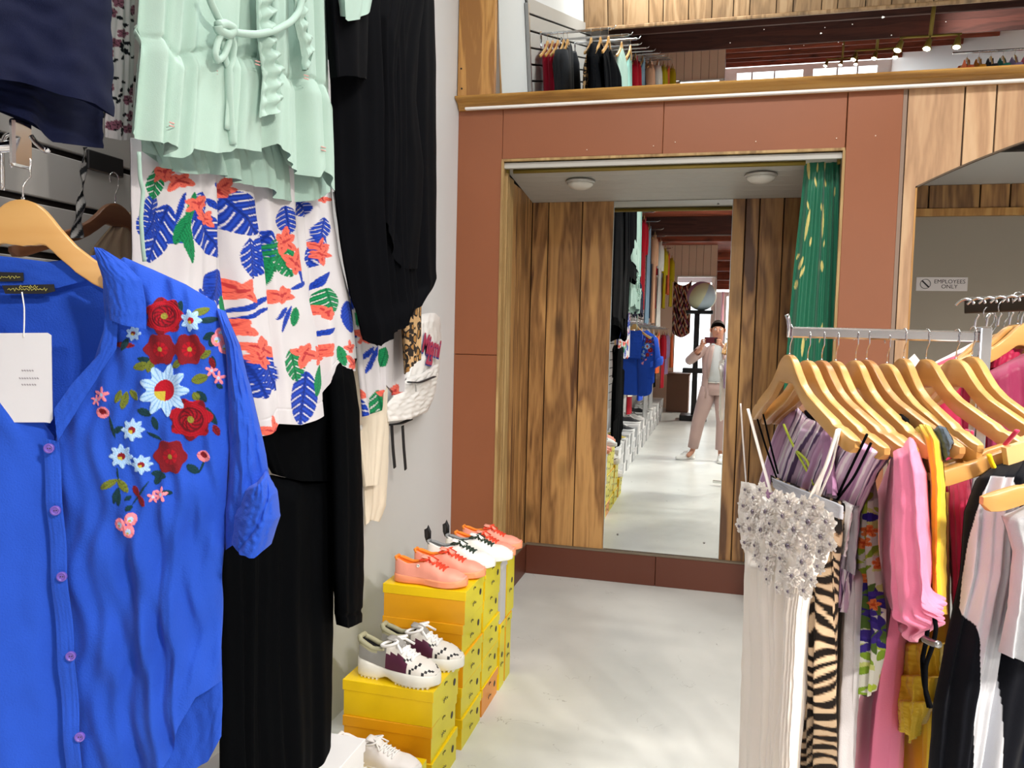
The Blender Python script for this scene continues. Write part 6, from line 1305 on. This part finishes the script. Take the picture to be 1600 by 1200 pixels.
hb = mat('blue_box', '#5A55C8', .5)
pk_ = thing('perfume_box', 'small blue and pink printed packet glimpsed behind the chrome post', 'packet', (*pz(1532, 660, 1.4)[:2], 1.3))
card(Plane(*pz(1532, 640, 1.35)[:2], 14), [(1527, 636), (1543, 636), (1543, 655), (1527, 655)], 0, hb, pk_, 'card', .01)

# ------------------------------------------------------------------ what the mirrors show of the shop behind the camera
items = [(-.3, -.98, .86, .46, fab('mint2', '#A9E0D6'), 'pale mint tunic', 'blouse'), (-1.15, -1.0, 1.25, .36, red, 'long red dress', 'dress'), (-1.15, -1.12, 1.0, .36, char, 'dark navy blouse', 'blouse'),
         (-2.0, -1.0, 1.45, .34, lb, 'pale blue patterned maxi dress', 'dress'), (-2.85, -.98, 1.4, .34, peach, 'peach maxi dress', 'dress'), (-3.7, -.95, 1.45, .5, wht, 'long white pleated dress', 'dress'), (-3.7, -1.1, 1.3, .4, denim, 'washed denim dress', 'dress'),
         (-4.6, -.93, 1.1, .4, yel, 'olive yellow blouse', 'blouse'), (-4.6, -1.1, 1.1, .4, redpat, 'red blouse', 'blouse'), (-5.5, -.92, .8, .42, orange, 'orange blouse', 'blouse'), (-5.5, -1.05, 1.0, .4, greyc, 'grey blouse', 'blouse'), (-6.3, -.9, 1.0, .4, yel, 'mustard long dress', 'dress')]
for i, (y, x, L_, W_, m_, lb_, nm) in enumerate(items): up_item(x, y, L_, W_, m_, lb_+' on the upper row of the left wall', nm, None, i, 1 if i % 3 else 0, cat=nm, hem=1.15)
for i in range(6):
    o = gen_top(-1.24-.02*i, -.3-.85*(i % 5), UP-.02, .9, .42, (denim, char, red, greyc, peach, char)[i], 'blouse', None, 40+i, 1); tag(o, '%s blouse hung close to the wall on the upper row behind the camera' % ('denim blue', 'charcoal', 'red', 'grey', 'peach', 'dark')[i], 'blouse')
low = [(-.15, -1.0, .85, .46, MATS['cream_cloth'], 'cream knit blouse', 'blouse'), (.15, -1.12, 1.0, .4, tan, 'tan satin dress', 'dress'), (-.8, -.95, .95, .40, BLUE, 'royal blue long-sleeve shirt', 'shirt'), (-.9, -1.1, 1.15, .34, red, 'red patterned trousers', 'trousers'), (-1.7, -.95, 1.3, .36, silver, 'silver sequin dress', 'dress'),
       (-2.7, -.95, 1.2, .36, silver, 'grey sequin dress', 'dress'), (-3.6, -.93, .7, .40, orange, 'orange cropped blouse', 'blouse'), (-4.5, -.9, 1.0, .4, red, 'bright red long blouse', 'blouse'), (-4.6, -1.05, 1.0, .42, BLK, 'black long blouse', 'blouse'), (-5.6, -.9, .8, .44, lilac, 'lilac ruffled blouse', 'blouse'), (-6.4, -.85, .7, .44, orange, 'orange and coral blouse', 'blouse')]
for i, (y, x, L_, W_, m_, lb_, nm) in enumerate(low):
    o = gen_top(x, y, 1.66, L_, W_, m_, nm, None, 60+i, 1 if i % 2 else 0); tag(o, lb_+' on the lower row of the left wall behind the camera', nm)
    hanger((x, y, 1.675), 90, 'wooden hanger of the %s' % lb_, 'hangers of the lower wall row', 0)
for i, y in enumerate((.15, -.85, -1.7, -2.7, -3.6, -4.5, -5.6)):
    faceout(y, 1.725, -.90, 'chrome face-out rail of the lower row, %s from the alcove end' % ORD[i])
# beach ball, black display stand, counter
bc = Vector((-.28, -5.6, 2.36)); br_ = .275
bb2 = thing('beach_ball', 'inflated beach ball with lilac, mint and pale yellow panels on a black stand', 'beach ball', bc)
cols_ = ['#B79AD8', '#E3E9C8', '#D3EBD8', '#F0E9C0', '#C9DFF0', '#E3E9C8']
ax = Vector((.45, .2, .87)).normalized(); Rq = ax.to_track_quat('Z', 'Y').to_matrix()
for k in range(6):
    V = []; 
    for i in range(19):
        th = math.pi*i/18
        for j in range(9):
            ph = (k+j/8)*math.pi/3+.45; v = Rq @ Vector((math.sin(th)*math.cos(ph), math.sin(th)*math.sin(ph), math.cos(th)))*br_; V.append(bc+v)
    Fc = [(i*9+j, (i+1)*9+j, (i+1)*9+j+1, i*9+j+1) for i in range(18) for j in range(8)]
    mesh('panel', V, Fc, mat('ball_%d' % k, cols_[k], .3), bb2, True)
v = bc+Rq @ Vector((0, 0, br_)); MB().lathe([(0, -.01), (.035, -.006), (.03, .006), (0, .01)], v, 14).build('valve_cap', mat('ball_cap', '#F08A4A', .4), bb2, True)
st_ = thing('display_stand', 'tall black display stand with flat top carrying the beach ball', 'display stand', (-.30, -5.6, 0))
MB().box((-.55, -5.8, 2.02), (-.06, -5.4, 2.085), bev=.006).build('top_plate', BLACKM, st_)
MB().box((-.40, -5.66, .06), (-.30, -5.54, 2.02), bev=.004).build('column', BLACKM, st_)
MB().box((-.58, -5.85, .9), (-.1, -5.4, .99), bev=.004).build('shelf', BLACKM, st_)
MB().box((-.60, -5.9, 0), (-.1, -5.3, .10), bev=.004).build('base', BLACKM, st_)
ct = thing('counter', 'low brown wooden counter block by the doorway', 'counter', (-.75, -7.3, 0))
MB().box((-.95, -7.8, 0), (-.5, -7.0, .78), bev=.004).build('body', mat('counter_brown', '#6B4530', .5), ct); MB().box((-.97, -7.82, .78), (-.48, -6.98, .82), bev=.004).build('top', MATS['counter_brown'], ct)
hats = thing('floral_scarf_display', 'dark floral printed scarf hanging at the doorway beside the beach ball', 'scarf', (-.68, -6.5, 1.7))
def dfl2(X, Y, U, V):
    C = np.ones(X.shape+(3,))*hexa('#2E1A18'); put(C, np.sin(U*31+3*np.sin(V*17)) > .55, hexa('#C46A4A')); put(C, np.sin(V*37+4*np.sin(U*13)) > .7, hexa('#D9C2A8')); put(C, np.sin(V*23-U*19) > .8, hexa('#6E2E50')); return C
garment('cloth', Plane(-.68, -6.5, 5), [(0, 0), (0, 1)], [(1, 0), (1, 1)], [(0, 0), (1, 0)], [(0, 1), (1, 1)], 2, 2, m=PAINT, parent=hats) if False else None
u_ = np.linspace(0, 1, 40); U_, V_g = np.meshgrid(u_, u_); Pg = np.stack([-.86+.36*U_, -6.5+.02*np.sin(U_*20), 2.72-1.05*V_g-.1*np.sin(U_*3.1)], -1)
I = np.arange(1600).reshape(40, 40); mesh('cloth', Pg.reshape(-1, 3), np.stack([I[:-1, :-1], I[1:, :-1], I[1:, 1:], I[:-1, 1:]], -1).reshape(-1, 4), PAINT, hats, True, dfl2(Pg[..., 0], Pg[..., 2], U_, V_g).reshape(-1, 3))
for i, (x, y, c_, lb_) in enumerate(((.28, -7.2, '#F2D21E', 'yellow'), (.12, -7.4, '#F3B7CF', 'pink'), (.45, -6.9, '#8E4AA8', 'purple'))):
    o = gen_top(x, y, 2.62, 1.1, .34, fab('inflatable_'+lb_, c_), 'dress', None, 90+i, 0); tag(o, '%s garment hanging in the bright entrance behind the photographer' % lb_, 'dress')
# far right: garments high on the far rail
rr_ = thing('far_rail', 'chrome rail high along the far right wall holding bright blouses', 'rail', (2.6, -1.2, 0))
MB().tube([(2.28, -1.2, 3.0), (3.6, -1.2, 3.0)], .012, 8).build('rail', CHROME, rr_, True); MB().tube([(3.6, -1.2, 0), (3.6, -1.2, 3.0)], .015, 8).build('post', CHROME, rr_, True)
for i, c_ in enumerate((MATS['orange_cloth'], fab('amber', '#F2A21E'), char, fab('teal', '#2E8E7E'), lilac, pink)):
    o = gen_top(2.42+.11*i, -1.2, 2.935, .7, .4, c_, 'blouse', None, 70+i, 1); tag(o, '%s blouse on the high rail across the shop, seen in the mirror band' % ('orange', 'amber', 'charcoal', 'teal', 'lilac', 'hot pink')[i], 'blouse')
    hanger((2.42+.11*i, -1.2, 2.95), 90, 'wooden hanger of the %s blouse on the high rail' % ('orange', 'amber', 'charcoal', 'teal', 'lilac', 'hot pink')[i], 'hangers of the high rail')

# ------------------------------------------------------------------ the photographer (seen in the tall mirror)
pr_ = thing('person', 'person in a dusty pink suit, white T-shirt and white shoes photographing into the mirror', 'person', (.0, -.5, 0))
SKIN = mat('skin', '#C98F74', .5, bump=.05); SUIT = mat('pink_suit', '#B89A93', .75, bump=.15, bscale=500, var=.04, sheen=.2); TEE = mat('tee', '#D9DCDD', .8); HAIR = mat('hair', '#2B1D16', .6, bump=.4, bscale=120)
def skin_body(name, verts, edges, radii, m, parent, sub=2, root=0):
    me = bpy.data.meshes.new(name); off = np.array(parent.location) if parent else np.zeros(3)
    me.from_pydata([tuple(np.array(v)-off) for v in verts], edges, []); o = bpy.data.objects.new(name, me); COL.objects.link(o); o.parent = parent
    sk = o.modifiers.new('skin', 'SKIN'); sk.use_smooth_shade = True
    if not me.skin_vertices: bpy.context.view_layer.objects.active = o
    if not me.skin_vertices:
        import bmesh
        b = bmesh.new(); b.from_mesh(me); b.verts.layers.skin.verify(); b.to_mesh(me); b.free()
    for i, r_ in enumerate(radii):
        me.skin_vertices[0].data[i].radius = (r_, r_) if not isinstance(r_, tuple) else r_
    me.skin_vertices[0].data[root].use_root = True
    s = o.modifiers.new('sub', 'SUBSURF'); s.levels = sub; s.render_levels = sub
    dg = bpy.context.evaluated_depsgraph_get(); dg.update(); ev = o.evaluated_get(dg); nm = bpy.data.meshes.new_from_object(ev); o.modifiers.clear(); o.data = nm; nm.materials.clear(); nm.materials.append(m)
    nm.polygons.foreach_set('use_smooth', np.ones(len(nm.polygons), dtype=bool)); return o
Bv = {'pel': (.03, -.50, .93), 'ab': (.03, -.50, 1.08), 'ch': (.035, -.50, 1.28), 'nk': (.035, -.50, 1.46), 'nk2': (.03, -.48, 1.54), 'hd': (.028, -.455, 1.64), 'hd2': (.028, -.465, 1.71),
      'sL': (-.13, -.49, 1.42), 'eL': (-.30, -.36, 1.27), 'wL': (-.155, -.10, 1.44), 'sR': (.20, -.49, 1.42), 'eR': (.32, -.32, 1.25), 'wR': (.13, -.09, 1.43),
      'hL': (-.06, -.51, .90), 'kL': (-.17, -.47, .50), 'aL': (-.225, -.52, .10), 'fL': (-.29, -.43, .04), 'hR': (.12, -.50, .90), 'kR': (.135, -.44, .50), 'aR': (.12, -.44, .10), 'fR': (.135, -.33, .04)}
ks = list(Bv); ix = {k: i for i, k in enumerate(ks)}
E_ = [('pel', 'ab'), ('ab', 'ch'), ('ch', 'nk'), ('nk', 'nk2'), ('nk2', 'hd'), ('hd', 'hd2'), ('ch', 'sL'), ('sL', 'eL'), ('eL', 'wL'), ('ch', 'sR'), ('sR', 'eR'), ('eR', 'wR'), ('pel', 'hL'), ('hL', 'kL'), ('kL', 'aL'), ('aL', 'fL'), ('pel', 'hR'), ('hR', 'kR'), ('kR', 'aR'), ('aR', 'fR')]
Rr = {'pel': (.12, .09), 'ab': (.115, .085), 'ch': (.13, .095), 'nk': .058, 'nk2': .056, 'hd': (.085, .098), 'hd2': (.078, .09), 'sL': .055, 'eL': .038, 'wL': .026, 'sR': .055, 'eR': .038, 'wR': .026, 'hL': .085, 'kL': .055, 'aL': .034, 'fL': .03, 'hR': .085, 'kR': .055, 'aR': .034, 'fR': .03}
skin_body('body', [Bv[k] for k in ks], [(ix[a], ix[b]) for a, b in E_], [Rr[k] for k in ks], SKIN, pr_)
# head details
hc = np.array([.028, -.452, 1.642])
fa = MB(); fa.tube([hc+[0, .078, .035], hc+[0, .098, .005], hc+[0, .105, -.012], hc+[0, .088, -.02]], [.008, .012, .016, .010], 10); fa.build('nose', SKIN, pr_, True)
for s in (-1, 1):
    ey = MB(); ey.lathe([(0, -.011), (.009, -.006), (.012, 0), (.009, .006), (0, .011)], hc+[s*.03, .077, .022], 14, 0, 'Y'); e_ = ey.build('eye', mat('eye_white', '#E9E4DF', .2), pr_, True)
    MB().lathe([(0, 0), (.005, 0), (.004, .002), (0, .003)], hc+[s*.03, .088, .022], 10, 0, 'Y').build('iris', INK, e_, True)
    MB().tube([hc+[s*.014, .088, .042], hc+[s*.03, .090, .047], hc+[s*.048, .078, .041]], .004, 6).build('eyebrow', HAIR, pr_, True)
    MB().tube([hc+[s*.078, .0, .035], hc+[s*.092, -.008, .03], hc+[s*.092, -.006, .005], hc+[s*.08, .004, -.012]], [.006, .011, .010, .006], 8).build('ear', SKIN, pr_, True)
MB().tube([hc+[-.022, .082, -.045], hc+[0, .090, -.043], hc+[.022, .082, -.045]], .005, 8).build('mouth', mat('lips', '#A5605A', .5), pr_, True)
V = []; nL, nM = 14, 28
for i in range(nL):
    th = math.pi*.60*i/(nL-1)
    for j in range(nM):
        ph = 2*math.pi*j/nM; fr = math.sin(ph); cut = 1.-.60*max(0, fr)**.4
        t2 = th*cut; r_ = 1.0+.03*math.sin(j*5+i*2); V.append(hc+np.array([.090*r_*math.sin(t2)*math.cos(ph), .104*r_*math.sin(t2)*math.sin(ph)-.018, .118*math.cos(t2)+.026]))
mesh('hair', V, [(i*nM+j, i*nM+(j+1) % nM, (i+1)*nM+(j+1) % nM, (i+1)*nM+j) for i in range(nL-1) for j in range(nM)], HAIR, pr_, True)
# clothes
def loft(name, secs, m, parent, n=24, caps=False):
    V = []
    for (c_, rx_, ry_, ang) in secs:
        ca, sa = math.cos(ang), math.sin(ang)
        for k in range(n):
            a = 2*math.pi*k/n; x, y = rx_*math.cos(a), ry_*math.sin(a); V.append((c_[0]+x*ca-y*sa, c_[1]+x*sa+y*ca, c_[2]))
    Fc = [(i*n+k, i*n+(k+1) % n, (i+1)*n+(k+1) % n, (i+1)*n+k) for i in range(len(secs)-1) for k in range(n)]
    if caps: Fc += [tuple(range(n)), tuple((len(secs)-1)*n+k for k in range(n))]
    o = mesh(name, V, Fc, m, parent, True); s = o.modifiers.new('s', 'SOLIDIFY'); s.thickness = .004; return o
loft('t_shirt', [((.03, -.50, .97), .155, .115, 0), ((.03, -.50, 1.1), .150, .115, 0), ((.035, -.495, 1.28), .165, .125, 0), ((.035, -.495, 1.40), .16, .11, 0), ((.035, -.495, 1.465), .09, .075, 0), ((.035, -.49, 1.49), .068, .066, 0)], TEE, pr_)
tr = []
loft('trousers_seat', [((.03, -.5, 1.0), .152, .115, 0), ((.03, -.5, .93), .165, .125, 0), ((.03, -.5, .84), .168, .12, 0)], SUIT, pr_)
for s, hp, kn, an in (('L', (-.05, -.5, .92), (-.165, -.47, .50), (-.222, -.515, .15)), ('R', (.115, -.5, .92), (.135, -.445, .50), (.12, -.445, .15))):
    MB().tube([hp, tuple(np.array(hp)*.6+np.array(kn)*.4), kn, tuple(np.array(kn)*.45+np.array(an)*.55), an], [.105, .098, .078, .070, .062], 20, caps=False).build('trouser_leg', SUIT, pr_, True).modifiers.new('s', 'SOLIDIFY').thickness = .004
MB().tube([(.03+.158*math.cos(a), -.5+.12*math.sin(a), 1.0) for a in np.linspace(0, 2*math.pi, 33)], .013, 8, flat=.5).build('belt', mat('pale_belt', '#D9D2CA', .5), pr_, True)
MB().box((.018, -.385, .985), (.046, -.372, 1.015), bev=.003).build('belt_buckle', STEEL, pr_)
# blazer: back and two open fronts
V = []; n = 26; secs = [(.80, .205, .15), (.95, .185, .14), (1.10, .178, .135), (1.28, .19, .14), (1.40, .185, .125), (1.47, .10, .085)]
for (z_, rx_, ry_) in secs:
    gap = .62 if z_ < 1.2 else .62-.25*(z_-1.2)/.27
    for k in range(n):
        a = math.pi/2+gap+(2*math.pi-2*gap)*k/(n-1); V.append((.035+rx_*math.cos(a), -.5+ry_*math.sin(a), z_))
o = mesh('blazer', V, [(i*n+k, i*n+k+1, (i+1)*n+k+1, (i+1)*n+k) for i in range(len(secs)-1) for k in range(n-1)], SUIT, pr_, True); s_ = o.modifiers.new('s', 'SOLIDIFY'); s_.thickness = .008
for k in ('L', 'R'):
    a, b, c_ = [np.array(Bv[q+k]) for q in ('s', 'e', 'w')]; q_ = b*.35+c_*.65
    MB().tube([a+[0, 0, .0], a*.5+b*.5, b, b*.6+c_*.4, q_], [.078, .068, .058, .052, .048], 16, caps=False).build('blazer_sleeve', SUIT, o, True)
    # lapel
    sg = -1 if k == 'L' else 1
    MB().tube([(.035+sg*.06, -.41, 1.46), (.035+sg*.085, -.365, 1.36), (.035+sg*.10, -.355, 1.2), (.035+sg*.105, -.37, 1.05)], [.022, .034, .03, .012], 8, flat=.25).build('lapel', SUIT, o, True)
# hands with five fingers closed on the phone
ph = thing('phone', 'dark red phone held sideways by the photographer', 'phone', (-.045, -.022, 1.53))
MB().box((-.125, -.022, 1.492), (.028, -.013, 1.566), bev=.003).build('body', mat('phone_red', '#5A1A26', .35), ph)
MB().box((-.008, -.013, 1.505), (.022, -.0105, 1.553), bev=.001).build('camera_block', BLACKM, ph)
for s, wr_p, px_ in ((-1, Bv['wL'], -.125), (1, Bv['wR'], .028)):
    w_ = np.array(wr_p); palm = np.array([px_+s*.022, -.045, 1.50]); v_ = [w_, (w_+palm)/2, palm]; e_ = [(0, 1), (1, 2)]; rd = [.026, (.032, .02), (.034, .018)]
    for f in range(4):
        b0 = len(v_); z_ = 1.535-.019*f; ln = (.9, 1., .95, .8)[f]
        v_ += [palm+np.array([s*.012, .015, z_-1.505]), np.array([px_+s*.016, -.004, z_]), np.array([px_-s*.018*ln, -.004, z_]), np.array([px_-s*.038*ln, -.010, z_-.002])] if False else [palm+np.array([s*.012, .008, z_-1.503]), np.array([px_+s*.020, -.012, z_]), np.array([px_+s*.010, -.004, z_]), np.array([px_-s*.018*ln, -.006, z_])]
        e_ += [(2, b0), (b0, b0+1), (b0+1, b0+2), (b0+2, b0+3)]; rd += [.010, .0088, .0082, .0068]
    b0 = len(v_); v_ += [palm+np.array([-s*.0, .0, -.025]), np.array([px_-s*.02, -.034, 1.490]), np.array([px_-s*.042, -.032, 1.504])]; e_ += [(2, b0), (b0, b0+1), (b0+1, b0+2)]; rd += [.013, .0105, .009]
    skin_body('hand', v_, e_, rd, SKIN, pr_, 2)
WS = dict(name='slipon', sole='#F2F2EF', upper='#F0F0EC', lining='#D5D5D2', lace='#EDEDED')
for s, (x, y), r_ in (('left', (-.205, -.575), 140), ('right', (.115, -.50), 84)):
    sh_ = shoe('white slip-on sneaker on the %s foot of the person in the pink suit' % s, 'sneakers worn by the photographer', (x, y, 0), r_, WS, L=.29, W=.05, sh=(.03, .025), Hc=.10, toeH=.055)
